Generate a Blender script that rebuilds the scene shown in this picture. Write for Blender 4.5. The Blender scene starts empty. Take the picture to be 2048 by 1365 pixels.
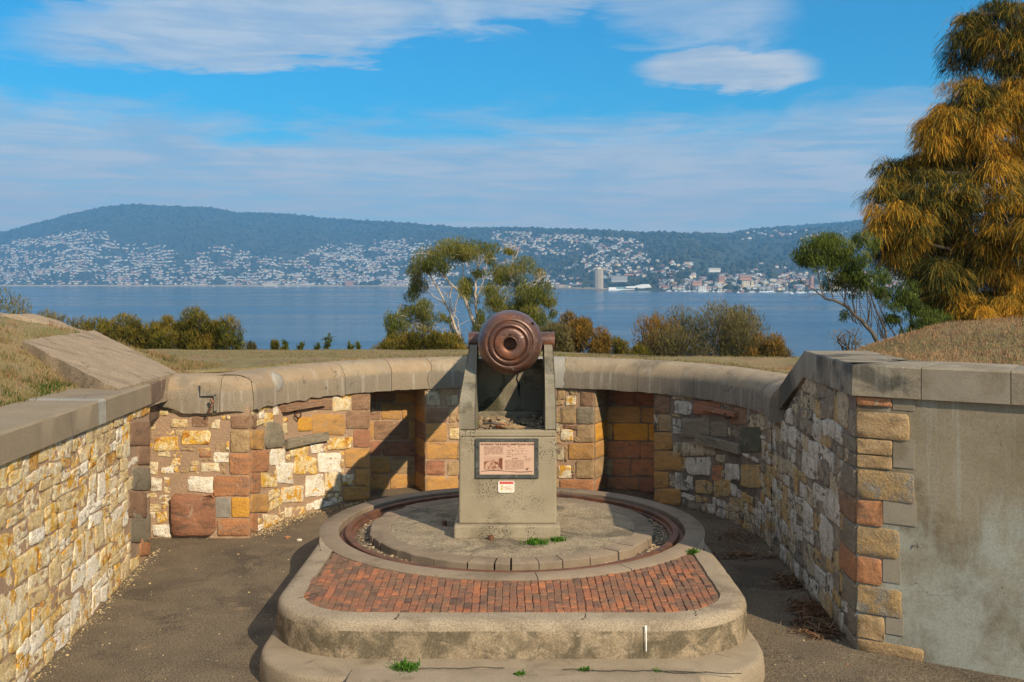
import bpy, math, random
import numpy as np
from math import sin, cos, pi, sqrt, atan2, radians
from mathutils import Vector, Quaternion, noise as mn

# ------------------------------------------------------------------ camera, light, exposure
FPX, HZ, CAMZ = 2048.0, 563.0, 3.3
S = bpy.context.scene
COL = S.collection
cam = bpy.data.cameras.new('camera')
cam.lens = 36.0; cam.sensor_width = 36.0
cam.shift_y = (HZ - 682.5) / 2048.0
cam.clip_start = 0.1; cam.clip_end = 40000
camo = bpy.data.objects.new('camera', cam); COL.objects.link(camo)
camo.location = (0, 0, CAMZ); camo.rotation_euler = (radians(90), 0, 0)
S.camera = camo
S.view_settings.view_transform = 'Standard'; S.view_settings.look = 'None'
S.view_settings.gamma = 1; S.view_settings.use_curve_mapping = False
S.view_settings.exposure = 0.3
S.cycles.use_denoising = True
S.cycles.volume_bounces = 0
S.cycles.max_bounces = 6; S.cycles.diffuse_bounces = 4; S.cycles.glossy_bounces = 2
S.cycles.transparent_max_bounces = 8

SUN_EL = radians(32.8)
SUN_DIR = Vector((0.592 * cos(SUN_EL), -0.806 * cos(SUN_EL), sin(SUN_EL)))   # towards the sun
sun = bpy.data.lights.new('sun', 'SUN'); sun.energy = 4.5; sun.angle = radians(0.5); sun.color = (1.0, 0.86, 0.64)
suno = bpy.data.objects.new('sun', sun); COL.objects.link(suno)
suno.location = (20, -30, 40)
suno.rotation_euler = (-SUN_DIR).to_track_quat('-Z', 'Y').to_euler()

W = bpy.data.worlds.new('World'); S.world = W; W.use_nodes = True


class NT:
    def __init__(s, t): s.t = t
    def n(s, ty, **k):
        nd = s.t.nodes.new(ty)
        for a, v in k.items(): setattr(nd, a, v)
        return nd
    def put(s, sock, v):
        if hasattr(v, 'is_output'): s.t.links.new(v, sock)
        else: sock.default_value = v
    def math(s, op, a, b=0.0, c=0.0, clamp=False):
        nd = s.n('ShaderNodeMath', operation=op); nd.use_clamp = clamp
        s.put(nd.inputs[0], a); s.put(nd.inputs[1], b); s.put(nd.inputs[2], c)
        return nd.outputs[0]
    def mix(s, f, a, b, blend='MIX'):
        nd = s.n('ShaderNodeMix', data_type='RGBA', blend_type=blend)
        s.put(nd.inputs[0], f)
        s.put(nd.inputs[6], a if hasattr(a, 'is_output') else (*a, 1)); s.put(nd.inputs[7], b if hasattr(b, 'is_output') else (*b, 1))
        return nd.outputs[2]
    def ss(s, v, a, b, lo=0.0, hi=1.0):
        nd = s.n('ShaderNodeMapRange', interpolation_type='SMOOTHSTEP')
        s.put(nd.inputs[0], v); s.put(nd.inputs[1], a); s.put(nd.inputs[2], b); s.put(nd.inputs[3], lo); s.put(nd.inputs[4], hi)
        return nd.outputs[0]
    def noise(s, vec, scale, detail=4, rough=0.55, dist=0.0):
        nd = s.n('ShaderNodeTexNoise'); s.put(nd.inputs['Vector'], vec)
        nd.inputs['Scale'].default_value = scale; nd.inputs['Detail'].default_value = detail
        nd.inputs['Roughness'].default_value = rough; nd.inputs['Distortion'].default_value = dist
        return nd.outputs[0]
    def scl(s, vec, v):
        nd = s.n('ShaderNodeVectorMath', operation='MULTIPLY'); s.put(nd.inputs[0], vec); nd.inputs[1].default_value = v
        return nd.outputs[0]


def build_world():
    nt = NT(W.node_tree); W.node_tree.nodes.clear()
    sky = nt.n('ShaderNodeTexSky', sky_type='NISHITA')
    sky.sun_disc = False; sky.sun_elevation = SUN_EL; sky.sun_rotation = atan2(SUN_DIR.x, SUN_DIR.y)
    sky.altitude = 20; sky.air_density = 1.0; sky.dust_density = 0.6; sky.ozone_density = 3.0
    tc = nt.n('ShaderNodeTexCoord'); sep = nt.n('ShaderNodeSeparateXYZ'); nt.put(sep.inputs[0], tc.outputs['Generated'])
    x, y, z = sep.outputs
    az = nt.math('ARCTAN2', x, y)
    el = nt.math('ARCSINE', z)
    # the film look of the photograph's air: one even, saturated tint over the whole sky
    hsv = nt.n('ShaderNodeHueSaturation'); hsv.inputs['Saturation'].default_value = SKY_SAT; hsv.inputs['Value'].default_value = 1.0
    nt.put(hsv.inputs['Color'], sky.outputs[0])
    blue = nt.mix(1.0, hsv.outputs[0], SKY_TINT, 'MULTIPLY')
    vec = nt.n('ShaderNodeCombineXYZ'); nt.put(vec.inputs[0], az); nt.put(vec.inputs[1], nt.math('MULTIPLY', el, 4.0)); nt.put(vec.inputs[2], 0.3)
    v = vec.outputs[0]
    n1 = nt.noise(v, 3.2, 6, 0.55, 0.6)
    n2 = nt.noise(v, 7.0, 7, 0.6, 1.2)
    n3 = nt.noise(nt.scl(v, (1.0, 3.0, 1.0)), 9.0, 5, 0.6, 0.8)
    n4 = nt.noise(nt.scl(v, (1.0, 1.6, 1.0)), 22.0, 6, 0.65, 1.5)
    nn = nt.math('ADD', nt.math('MULTIPLY', nt.math('SUBTRACT', n1, 0.5), 0.11), nt.math('ADD', nt.math('MULTIPLY', nt.math('SUBTRACT', n2, 0.5), 0.06), nt.math('MULTIPLY', nt.math('SUBTRACT', n4, 0.5), 0.022)))
    ee = nt.math('ADD', el, nn)
    # low veil of cirrus all round the horizon
    veil = nt.math('MULTIPLY', nt.ss(ee, 0.176, 0.130), nt.ss(nt.math('ADD', nt.math('MULTIPLY', n3, .6), nt.math('MULTIPLY', n1, .4)), 0.36, 0.60, 0.70, 1.0))
    def blob(a0, e0, ra, re, tilt, soft=0.35, jit=1.0):
        da = nt.math('DIVIDE', nt.math('SUBTRACT', az, a0), ra)
        de0 = nt.math('SUBTRACT', nt.math('ADD', el, nt.math('MULTIPLY', nn, jit)), e0)
        de = nt.math('DIVIDE', nt.math('SUBTRACT', de0, nt.math('MULTIPLY', nt.math('SUBTRACT', az, a0), tilt)), re)
        r = nt.math('ADD', nt.math('MULTIPLY', da, da), nt.math('MULTIPLY', de, de))
        return nt.ss(r, 1.0 + soft, 1.0 - soft)
    b1 = nt.math('MULTIPLY', blob(-0.24, 0.235, 0.20, 0.030, 0.10, 0.6, 1.0), 0.85)
    b2 = nt.math('MULTIPLY', blob(-0.07, 0.285, 0.23, 0.050, 0.05, 0.35, 0.8), 0.72)
    b3 = nt.math('MULTIPLY', nt.math('MULTIPLY', blob(0.205, 0.199, 0.080, 0.019, 0.0, 0.42, 0.42), nt.ss(n4, .2, .55, .88, 1.0)), 1.0)
    b4 = nt.math('MULTIPLY', blob(0.16, 0.27, 0.10, 0.05, -0.2, 0.6), 0.6)
    high = nt.math('MULTIPLY', nt.ss(nt.math('ADD', nt.noise(v, 1.6, 7, 0.6, 0.8), 0.0), 0.40, 0.60), nt.math('MULTIPLY', nt.ss(el, 0.24, 0.40), 0.95))  # cloud above the view, added to lift the shadows with sky light
    m = veil
    for b in (b1, b2, b3, b4, high): m = nt.math('MAXIMUM', m, b)
    tex = nt.ss(n2, 0.2, 0.7, 0.86, 1.0)
    m = nt.math('MULTIPLY', m, nt.math('MULTIPLY', tex, 1.0), clamp=True)
    cl = nt.mix(nt.ss(nt.math('ADD', nt.math('MULTIPLY', n3, .5), nt.math('MULTIPLY', n2, .5)), 0.38, 0.62), CLOUD_A, CLOUD_B)
    low = nt.ss(el, 0.0, 0.14, 1.0, 0.0)
    cl = nt.mix(low, cl, CLOUD_LOW)
    cl = nt.mix(nt.ss(el, 0.30, 0.75), cl, CLOUD_FILL)  # unseen overhead cloud made whiter, as fill light
    col = nt.mix(m, blue, cl)
    bg = nt.n('ShaderNodeBackground'); nt.put(bg.inputs[0], col); bg.inputs[1].default_value = SKY_STR
    out = nt.n('ShaderNodeOutputWorld'); nt.put(out.inputs[0], bg.outputs[0])


SKY_STR = 0.10
SKY_SAT = 1.15
SKY_TINT = (0.08, 0.93, 1.15)
CLOUD_A = (3.7, 4.5, 5.6); CLOUD_B = (5.3, 5.7, 6.2); CLOUD_LOW = (8.6, 7.0, 5.9); CLOUD_FILL = (9.0, 9.0, 9.2)
build_world()
W.cycles.sampling_method = 'MANUAL'; W.cycles.sample_map_resolution = 512

R = random.Random(7)
NP = np.random.default_rng(11)


def PX(px, py, Y):
    return Vector(((px - 1024) / FPX * Y, Y, CAMZ - (py - HZ) / FPX * Y))


# ------------------------------------------------------------------ object helpers
WL = {}

def tag(o, label=None, cat=None, group=None, kind=None):
    if label: o['label'] = label
    if cat: o['category'] = cat
    if group: o['group'] = group
    if kind: o['kind'] = kind
    return o

def link(o, parent, loc):
    COL.objects.link(o)
    WL[o] = Vector(loc)
    if parent is not None:
        o.parent = parent; o.location = Vector(loc) - WL[parent]
    else: o.location = loc
    return o

def empty(name, loc, label=None, cat=None, group=None):
    o = bpy.data.objects.new(name, None); o.empty_display_size = 0.2
    return tag(link(o, None, Vector(loc)), label, cat, group)

def mk(name, verts, faces, mat, parent=None, loc=None, smooth=False, idx=None, tint=None):
    """verts in world space; the object's origin goes to their middle (or to loc)."""
    v = np.asarray([tuple(p) for p in verts], dtype=np.float64).reshape(-1, 3)
    if loc is None:
        c = (v.min(0) + v.max(0)) / 2; loc = Vector((c[0], c[1], v[:, 2].min()))
    else: loc = Vector(loc)
    v = v - np.array(loc)
    me = bpy.data.meshes.new(name)
    me.from_pydata([tuple(p) for p in v], [], [tuple(f) for f in faces])
    ms = mat if isinstance(mat, (list, tuple)) else [mat]
    for m in ms: me.materials.append(m)
    if idx is not None: me.polygons.foreach_set('material_index', idx)
    if smooth: me.polygons.foreach_set('use_smooth', [True] * len(me.polygons))
    if tint is not None:
        a = me.attributes.new('tint', 'FLOAT', 'POINT'); a.data.foreach_set('value', np.asarray(tint, dtype=np.float32))
    me.update()
    return link(bpy.data.objects.new(name, me), parent, loc)

def mkquads(name, V, mat, parent=None, loc=(0, 0, 0), tint=None, Q=None, smooth=False):
    """fast: V (N,k,3) strips of world points, k even: ribbon rows of two."""
    V = np.asarray(V, dtype=np.float32)
    if Q is None:
        N, k, _ = V.shape
        rows = k // 2
        base = (np.arange(N) * k)[:, None, None]
        r = np.arange(rows - 1)[None, :, None] * 2
        Q = (base + r + np.array([0, 1, 3, 2])[None, None, :]).reshape(-1, 4)
        if tint is not None: tint = np.repeat(tint, k) if np.ndim(tint) == 1 else np.asarray(tint).reshape(-1)
        V = V.reshape(-1, 3)
    V = V - np.array(loc, dtype=np.float32)
    me = bpy.data.meshes.new(name)
    me.vertices.add(len(V)); me.vertices.foreach_set('co', V.reshape(-1))
    nq = len(Q); kk = Q.shape[1]
    me.loops.add(nq * kk); me.loops.foreach_set('vertex_index', Q.reshape(-1).astype(np.int32))
    me.polygons.add(nq); me.polygons.foreach_set('loop_start', (np.arange(nq) * kk).astype(np.int32))
    me.update(calc_edges=True)
    me.materials.append(mat)
    if smooth: me.polygons.foreach_set('use_smooth', np.ones(nq, dtype=bool))
    if tint is not None:
        a = me.attributes.new('tint', 'FLOAT', 'POINT'); a.data.foreach_set('value', np.asarray(tint, dtype=np.float32))
    return link(bpy.data.objects.new(name, me), parent, loc)

class MB:
    def __init__(s): s.v = []; s.f = []
    def box(s, x0, y0, z0, x1, y1, z1):
        b = len(s.v)
        s.v += [(x0, y0, z0), (x1, y0, z0), (x1, y1, z0), (x0, y1, z0), (x0, y0, z1), (x1, y0, z1), (x1, y1, z1), (x0, y1, z1)]
        s.f += [(b, b + 3, b + 2, b + 1), (b + 4, b + 5, b + 6, b + 7), (b, b + 1, b + 5, b + 4), (b + 1, b + 2, b + 6, b + 5), (b + 2, b + 3, b + 7, b + 6), (b + 3, b, b + 4, b + 7)]
    def tube(s, pts, rad, n=6, cap=True):
        pts = [Vector(p) for p in pts]; rings = []
        up = None
        for i, p in enumerate(pts):
            d = (pts[min(i + 1, len(pts) - 1)] - pts[max(i - 1, 0)]).normalized()
            if up is None: up = Vector((0, 0, 1)) if abs(d.z) < 0.9 else Vector((1, 0, 0))
            a = d.cross(up).normalized(); b = a.cross(d).normalized(); up = b
            r = rad[i] if hasattr(rad, '__len__') else rad
            rings.append([p + a * (r * cos(2 * pi * k / n)) + b * (r * sin(2 * pi * k / n)) for k in range(n)])
        base = len(s.v)
        for r_ in rings: s.v += [tuple(q) for q in r_]
        for i in range(len(rings) - 1):
            for k in range(n):
                a0 = base + i * n + k; a1 = base + i * n + (k + 1) % n
                s.f.append((a0, a1, a1 + n, a0 + n))
        if cap:
            s.f.append(tuple(base + k for k in range(n))[::-1]); s.f.append(tuple(base + (len(rings) - 1) * n + k for k in range(n)))
    def add(s, v, f):
        b = len(s.v); s.v += [tuple(q) for q in v]; s.f += [tuple(b + i for i in q) for q in f]
    def build(s, name, mat, parent=None, **k): return mk(name, s.v, s.f, mat, parent, **k)

def grid(nu, nv, fn, flip=False, closed=False):
    v = [tuple(fn(i / (nu if closed else nu - 1), j / (nv - 1))) for j in range(nv) for i in range(nu)]
    f = []
    for j in range(nv - 1):
        for i in range(nu if closed else nu - 1):
            a = j * nu + i; b = j * nu + (i + 1) % nu
            q = (a, b, b + nu, a + nu); f.append(q[::-1] if flip else q)
    return v, f

def bevel(o, w, seg=2, ang=None):
    m = o.modifiers.new('bevel', 'BEVEL'); m.width = w; m.segments = seg; m.limit_method = 'ANGLE'; m.angle_limit = radians(ang or 35)
    return o


# ------------------------------------------------------------------ materials
def principled(name, rough=0.85, spec=0.3):
    m = bpy.data.materials.new(name); m.use_nodes = True
    b = m.node_tree.nodes['Principled BSDF']; b.inputs['Roughness'].default_value = rough
    b.inputs['Specular IOR Level'].default_value = spec
    return m, b, NT(m.node_tree)

WARM = (1.03, 0.955, 0.87)
def wm(c): return tuple(a * b for a, b in zip(c, WARM))
def weathered(name, c1, c2, stain=None, s1=3.0, samt=(0.5, 0.68), ss=1.2, grain=70, gamt=0.25, bump=0.25, bscale=25, streak=None, rough=0.9, spots=None, bdist=0.01, stretch=(1, 1, 1), spec=0.25, metal=0.0, crack=None, light=None, zbloom=None, zlow=None):
    c1, c2 = wm(c1), wm(c2); stain = wm(stain) if stain else None
    m, b, nt = principled(name, rough, spec)
    geo = nt.n('ShaderNodeNewGeometry'); p = geo.outputs['Position']
    ps = nt.scl(p, stretch) if stretch != (1, 1, 1) else p
    n1 = nt.noise(ps, s1, 6, 0.6, 0.4)
    col = nt.mix(nt.ss(n1, 0.32, 0.66), c1, c2)
    if stain:
        n2 = nt.noise(ps, ss, 7, 0.65, 0.6)
        col = nt.mix(nt.ss(n2, samt[0], samt[1]), col, stain)
    if light:
        n6 = nt.noise(p, light[1], 7, 0.7, 0.5)
        col = nt.mix(nt.ss(n6, light[2], light[2] + 0.08), col, light[0])
    if streak:
        n3 = nt.noise(nt.scl(p, (9, 9, 0.6)), 1.0, 5, 0.6)
        col = nt.mix(nt.math('MULTIPLY', nt.ss(n3, 0.5, 0.75), streak[1]), col, streak[0])
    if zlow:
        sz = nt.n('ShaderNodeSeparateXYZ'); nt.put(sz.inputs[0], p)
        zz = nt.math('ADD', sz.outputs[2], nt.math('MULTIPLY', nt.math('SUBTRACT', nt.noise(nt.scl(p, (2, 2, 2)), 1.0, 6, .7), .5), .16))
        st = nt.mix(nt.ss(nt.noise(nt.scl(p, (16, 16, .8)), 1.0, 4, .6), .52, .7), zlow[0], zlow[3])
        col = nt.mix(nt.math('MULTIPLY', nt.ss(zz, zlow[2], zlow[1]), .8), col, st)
    if zbloom:
        sz = nt.n('ShaderNodeSeparateXYZ'); nt.put(sz.inputs[0], p)
        zz = nt.math('ADD', sz.outputs[2], nt.math('MULTIPLY', nt.math('SUBTRACT', nt.noise(nt.scl(p, (3, 3, .8)), 1.0, 5, .65), .5), 1.6))
        col = nt.mix(nt.math('MULTIPLY', nt.ss(zz, 1.45, .95), nt.ss(nt.noise(p, 3, 6, .7), .3, .62, .25, .85)), col, zbloom)
    g = nt.noise(p, grain, 3, 0.7)
    col = nt.mix(1.0, col, nt.n('ShaderNodeCombineColor').outputs[0], 'MULTIPLY') if False else col
    gv = nt.ss(g, 0.3, 0.7, 1 - gamt, 1 + gamt)
    hv = nt.n('ShaderNodeHueSaturation'); nt.put(hv.inputs['Value'], gv); nt.put(hv.inputs['Color'], col); col = hv.outputs[0]
    if spots:
        n4 = nt.noise(p, spots[1], 2, 0.5)
        msk = nt.ss(n4, spots[2], spots[2] + 0.04)
        if len(spots) > 3:
            msk = nt.math('MULTIPLY', msk, nt.ss(nt.noise(p, spots[3], 3, 0.6), 0.47, 0.6))
        col = nt.mix(msk, col, spots[0])
    if crack:
        vo = nt.n('ShaderNodeTexVoronoi', feature='DISTANCE_TO_EDGE'); vo.inputs['Scale'].default_value = crack[1]
        dv = nt.n('ShaderNodeVectorMath', operation='ADD')
        nz = nt.n('ShaderNodeTexNoise'); nt.put(nz.inputs['Vector'], p); nz.inputs['Scale'].default_value = 5; nz.inputs['Detail'].default_value = 5
        nt.put(dv.inputs[0], p); nt.put(dv.inputs[1], nt.scl(nz.outputs['Color'], (0.35, 0.35, 0.35)))
        nt.put(vo.inputs['Vector'], dv.outputs[0])
        cm = nt.math('MULTIPLY', nt.ss(vo.outputs['Distance'], 0.0, crack[2], 1.0, 0.0), nt.ss(nt.noise(p, 1.1, 2), 0.5, 0.6))
        col = nt.mix(nt.math('MULTIPLY', cm, 0.75), col, crack[0])
    nt.put(b.inputs['Base Color'], col)
    b.inputs['Metallic'].default_value = metal
    h = nt.math('ADD', nt.noise(p, bscale, 6, 0.7), nt.math('MULTIPLY', g, 0.3))
    bp = nt.n('ShaderNodeBump'); bp.inputs['Strength'].default_value = bump; bp.inputs['Distance'].default_value = bdist
    nt.put(bp.inputs['Height'], h); nt.put(b.inputs['Normal'], bp.outputs[0])
    return m

def leafmat(name, cols, trans=0.25, patch=0.8):
    m = bpy.data.materials.new(name); m.use_nodes = True; nt = NT(m.node_tree); m.node_tree.nodes.clear()
    at = nt.n('ShaderNodeAttribute', attribute_name='tint')
    geo = nt.n('ShaderNodeNewGeometry')
    t = nt.math('ADD', at.outputs['Fac'], nt.math('MULTIPLY', nt.math('SUBTRACT', nt.noise(geo.outputs['Position'], patch, 3), 0.5), 0.5), clamp=True)
    cr = nt.n('ShaderNodeValToRGB'); nt.put(cr.inputs[0], t)
    e = cr.color_ramp.elements
    e[0].color = (*cols[0], 1); e[0].position = 0.1; e[1].color = (*cols[-1], 1); e[1].position = 0.9
    for i, c in enumerate(cols[1:-1]):
        q = e.new(0.1 + 0.8 * (i + 1) / (len(cols) - 1)); q.color = (*c, 1)
    d = nt.n('ShaderNodeBsdfDiffuse'); nt.put(d.inputs[0], cr.outputs[0])
    tr = nt.n('ShaderNodeBsdfTranslucent'); nt.put(tr.inputs[0], cr.outputs[0])
    mx = nt.n('ShaderNodeMixShader'); mx.inputs[0].default_value = trans
    nt.put(mx.inputs[1], d.outputs[0]); nt.put(mx.inputs[2], tr.outputs[0])
    o = nt.n('ShaderNodeOutputMaterial'); nt.put(o.inputs[0], mx.outputs[0])
    return m

def flat(name, c, rough=0.7, metal=0.0, spec=0.3):
    m, b, nt = principled(name, rough, spec); b.inputs['Base Color'].default_value = (*c, 1); b.inputs['Metallic'].default_value = metal
    return m

M = {}
ST = dict(s1=9, ss=6, grain=60, gamt=0.26, bump=1.0, bscale=20, bdist=0.03, light=((0.44, 0.31, 0.20), 7, 0.60))
M['white'] = weathered('white_stone', (0.74, 0.65, 0.50), (0.84, 0.80, 0.72), (0.64, 0.38, 0.07), samt=(0.58, 0.66), **ST)
M['cream'] = weathered('cream_stone', (0.66, 0.52, 0.30), (0.78, 0.70, 0.54), (0.62, 0.33, 0.04), samt=(0.52, 0.60), **ST)
M['yellow'] = weathered('yellow_stone', (0.66, 0.37, 0.035), (0.78, 0.68, 0.44), (0.50, 0.20, 0.02), samt=(0.55, 0.64), **ST)
M['rusty'] = weathered('rust_stained_stone', (0.50, 0.22, 0.03), (0.66, 0.42, 0.14), (0.30, 0.12, 0.03), samt=(0.54, 0.66), **ST)
M['straw'] = weathered('straw_stone', (0.60, 0.44, 0.20), (0.68, 0.56, 0.36), (0.45, 0.26, 0.08), samt=(0.56, 0.72), **ST)
SB = dict(s1=5, ss=3, grain=80, gamt=0.2, bump=0.9, bscale=24, bdist=0.02, stretch=(1, 1, 3), light=((0.36, 0.27, 0.18), 6, 0.60), crack=((.06, .04, .03), 2.6, .010))
M['ochre'] = weathered('ochre_sandstone', (0.50, 0.275, 0.085), (0.40, 0.235, 0.10), (0.26, 0.165, 0.095), samt=(0.55, 0.75), **SB)
M['gold'] = weathered('golden_sandstone', (0.62, 0.33, 0.045), (0.52, 0.27, 0.06), (0.36, 0.19, 0.07), samt=(0.6, 0.8), **SB)
M['orange'] = weathered('orange_sandstone', (0.46, 0.215, 0.10), (0.36, 0.18, 0.095), (0.24, 0.15, 0.10), samt=(0.50, 0.68), **SB)
M['red'] = weathered('red_brown_sandstone', (0.36, 0.17, 0.10), (0.27, 0.135, 0.085), (0.15, 0.09, 0.06), samt=(0.52, 0.7), **SB)
M['brown'] = weathered('brown_sandstone', (0.31, 0.19, 0.12), (0.24, 0.145, 0.09), (0.13, 0.09, 0.06), samt=(0.52, 0.72), **SB)
M['quoin'] = weathered('tooled_quoin_stone', (0.42, 0.28, 0.13), (0.33, 0.245, 0.14), (0.25, 0.23, 0.195), s1=7, ss=5, samt=(0.46, 0.6), grain=60, gamt=0.2, bump=1.0, bscale=26, bdist=0.03)
M['tan'] = weathered('tan_sandstone', (0.42, 0.30, 0.17), (0.34, 0.23, 0.12), (0.2, 0.15, 0.1), samt=(0.52, 0.72), **SB)
M['grey'] = weathered('grey_sandstone', (0.27, 0.23, 0.17), (0.21, 0.18, 0.13), (0.12, 0.11, 0.08), samt=(0.52, 0.72), **SB)
M['darkgreen'] = weathered('lichen_dark_stone', (0.13, 0.125, 0.085), (0.10, 0.10, 0.07), (0.2, 0.17, 0.12), samt=(0.6, 0.75), **SB)
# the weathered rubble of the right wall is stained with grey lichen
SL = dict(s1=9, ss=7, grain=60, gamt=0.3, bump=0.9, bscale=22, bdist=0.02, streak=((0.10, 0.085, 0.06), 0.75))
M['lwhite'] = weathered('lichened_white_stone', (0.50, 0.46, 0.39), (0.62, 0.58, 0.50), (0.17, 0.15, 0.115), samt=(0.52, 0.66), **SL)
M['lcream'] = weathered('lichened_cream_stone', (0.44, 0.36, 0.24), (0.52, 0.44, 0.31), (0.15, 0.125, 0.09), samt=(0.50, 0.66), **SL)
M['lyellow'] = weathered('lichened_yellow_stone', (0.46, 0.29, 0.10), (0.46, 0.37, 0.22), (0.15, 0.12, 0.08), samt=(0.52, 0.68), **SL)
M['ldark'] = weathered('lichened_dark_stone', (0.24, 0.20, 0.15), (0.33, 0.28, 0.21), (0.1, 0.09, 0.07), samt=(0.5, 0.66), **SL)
M['mortar'] = weathered('pink_tan_mortar', (0.40, 0.27, 0.18), (0.34, 0.235, 0.16), (0.24, 0.18, 0.13), s1=3, ss=2, samt=(0.55, 0.75), grain=90, bump=0.9, bscale=35, bdist=0.015, light=((0.52, 0.40, 0.26), 9, 0.60))
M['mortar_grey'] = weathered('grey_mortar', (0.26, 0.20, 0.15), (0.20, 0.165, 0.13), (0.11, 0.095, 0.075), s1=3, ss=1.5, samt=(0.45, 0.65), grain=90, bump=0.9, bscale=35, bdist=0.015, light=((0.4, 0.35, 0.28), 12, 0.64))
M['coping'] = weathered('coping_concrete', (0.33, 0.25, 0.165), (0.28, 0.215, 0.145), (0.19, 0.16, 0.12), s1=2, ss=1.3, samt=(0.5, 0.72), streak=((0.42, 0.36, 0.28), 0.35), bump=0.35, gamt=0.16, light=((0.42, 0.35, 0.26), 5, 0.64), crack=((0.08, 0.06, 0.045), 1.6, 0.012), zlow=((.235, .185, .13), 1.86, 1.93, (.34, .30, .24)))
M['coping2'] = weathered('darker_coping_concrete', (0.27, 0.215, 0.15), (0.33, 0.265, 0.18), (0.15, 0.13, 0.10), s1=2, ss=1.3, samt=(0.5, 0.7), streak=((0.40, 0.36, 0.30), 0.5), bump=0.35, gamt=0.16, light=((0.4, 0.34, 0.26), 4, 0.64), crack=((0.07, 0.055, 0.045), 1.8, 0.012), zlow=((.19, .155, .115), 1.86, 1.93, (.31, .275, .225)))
M['cement'] = weathered('grey_cement_patch', (0.29, 0.28, 0.25), (0.35, 0.33, 0.295), (0.22, 0.20, 0.17), bump=0.3, gamt=0.12, crack=((0.07, 0.06, 0.05), 2.5, 0.012))
M['slab'] = weathered('brown_concrete_slab', (0.33, 0.255, 0.175), (0.27, 0.21, 0.145), (0.2, 0.155, 0.105), s1=3, ss=2, stretch=(1, 2.5, 1), grain=60, gamt=0.3, bump=0.7, crack=((0.06, 0.05, 0.04), 1.2, 0.015), light=((0.4, 0.33, 0.24), 6, 0.63))
M['lcoping'] = weathered('grey_tan_coping', (0.27, 0.22, 0.155), (0.245, 0.20, 0.14), (0.2, 0.165, 0.12), s1=2.2, ss=1.2, gamt=0.14, bump=0.25, crack=((0.07, 0.055, 0.045), 0.9, 0.012))
M['dblock'] = weathered('dark_brown_coping_block', (0.14, 0.095, 0.07), (0.18, 0.125, 0.09), (0.1, 0.075, 0.06), gamt=0.2, bump=0.5, light=((0.42, 0.36, 0.28), 9, 0.66))
M['rcoping'] = weathered('stained_grey_coping', (0.27, 0.235, 0.175), (0.22, 0.19, 0.145), (0.085, 0.08, 0.065), s1=3, ss=1.4, samt=(0.48, 0.62), streak=((0.42, 0.38, 0.32), 0.35), gamt=0.2, bump=0.4, crack=((0.06, 0.05, 0.04), 1.4, 0.012))
M['plaster'] = weathered('stained_render', (0.285, 0.25, 0.185), (0.20, 0.165, 0.11), (0.13, 0.10, 0.06), s1=1.1, ss=0.9, samt=(0.47, 0.62), streak=((0.38, 0.375, 0.31), 0.6), grain=50, gamt=0.12, bump=0.25, bscale=12, crack=((0.12, 0.10, 0.075), 0.7, 0.004), spots=((0.06, 0.05, 0.04), 14, 0.745), zbloom=(0.36, 0.36, 0.30))  # solid discs; the shade inside the holes is put into their colour
M['plaster2'] = weathered('pale_grey_render_patch', (0.30, 0.27, 0.215), (0.26, 0.23, 0.18), (0.2, 0.17, 0.12), s1=2, ss=1.5, gamt=0.1, bump=0.2)
M['floor'] = weathered('worn_asphalt', (0.175, 0.14, 0.097), (0.135, 0.108, 0.076), (0.10, 0.08, 0.058), s1=2.2, ss=1.1, samt=(0.5, 0.62), grain=75, gamt=0.75, bump=0.9, bscale=45, bdist=0.015, crack=((.05, .04, .03), .8, .008), spots=((0.42, 0.34, 0.24), 55, 0.76), light=((0.22, 0.155, 0.092), 1.3, 0.60))
M['platform'] = weathered('platform_concrete', (0.345, 0.285, 0.21), (0.285, 0.235, 0.17), (0.22, 0.175, 0.125), s1=2.6, ss=2.2, samt=(.5, .66), grain=70, gamt=0.3, bump=0.7, bscale=50, crack=((0.09, 0.07, 0.05), 1.1, 0.008), spots=((0.14, 0.11, 0.08), 30, 0.74))
M['riser'] = weathered('grimy_riser_concrete', (0.25, 0.195, 0.13), (0.33, 0.265, 0.185), (0.12, 0.098, 0.064), s1=9, ss=4.5, samt=(0.40, 0.60), streak=((.13, .105, .07), .5), grain=70, gamt=0.3, bump=0.6, bscale=30, light=((0.46, 0.40, 0.31), 14, 0.64))
M['step'] = weathered('step_concrete', (0.315, 0.26, 0.19), (0.26, 0.212, 0.152), (0.165, 0.132, 0.092), s1=2.5, ss=2, samt=(0.52, 0.7), grain=100, gamt=0.22, bump=0.45, bscale=45, crack=((0.08, 0.065, 0.045), 1.5, 0.01))
M['kerb'] = weathered('ring_stone', (0.265, 0.21, 0.155), (0.225, 0.178, 0.13), (0.175, 0.138, 0.1), s1=2, ss=1.2, grain=90, gamt=0.13, bump=0.3, bscale=40)
M['chip'] = weathered('chipped_ring_stone', (0.24, 0.175, 0.115), (0.19, 0.14, 0.09), (0.12, 0.09, 0.06), s1=6, ss=3, grain=60, gamt=0.3, bump=0.8, bscale=25, bdist=0.02)
M['disc'] = weathered('rough_slab', (0.36, 0.30, 0.21), (0.27, 0.225, 0.16), (0.15, 0.13, 0.095), s1=3.5, ss=1.8, samt=(0.48, 0.64), grain=45, gamt=0.35, bump=0.9, bscale=30, bdist=0.02, crack=((0.08, 0.07, 0.05), 2.0, 0.02), light=((0.48, 0.42, 0.33), 9, 0.64))
M['groove'] = weathered('groove_dirt', (0.23, 0.18, 0.125), (0.17, 0.13, 0.09), (0.10, 0.08, 0.055), s1=6, ss=4, grain=60, gamt=0.4, bump=1.0, bscale=40, bdist=0.02)
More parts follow.
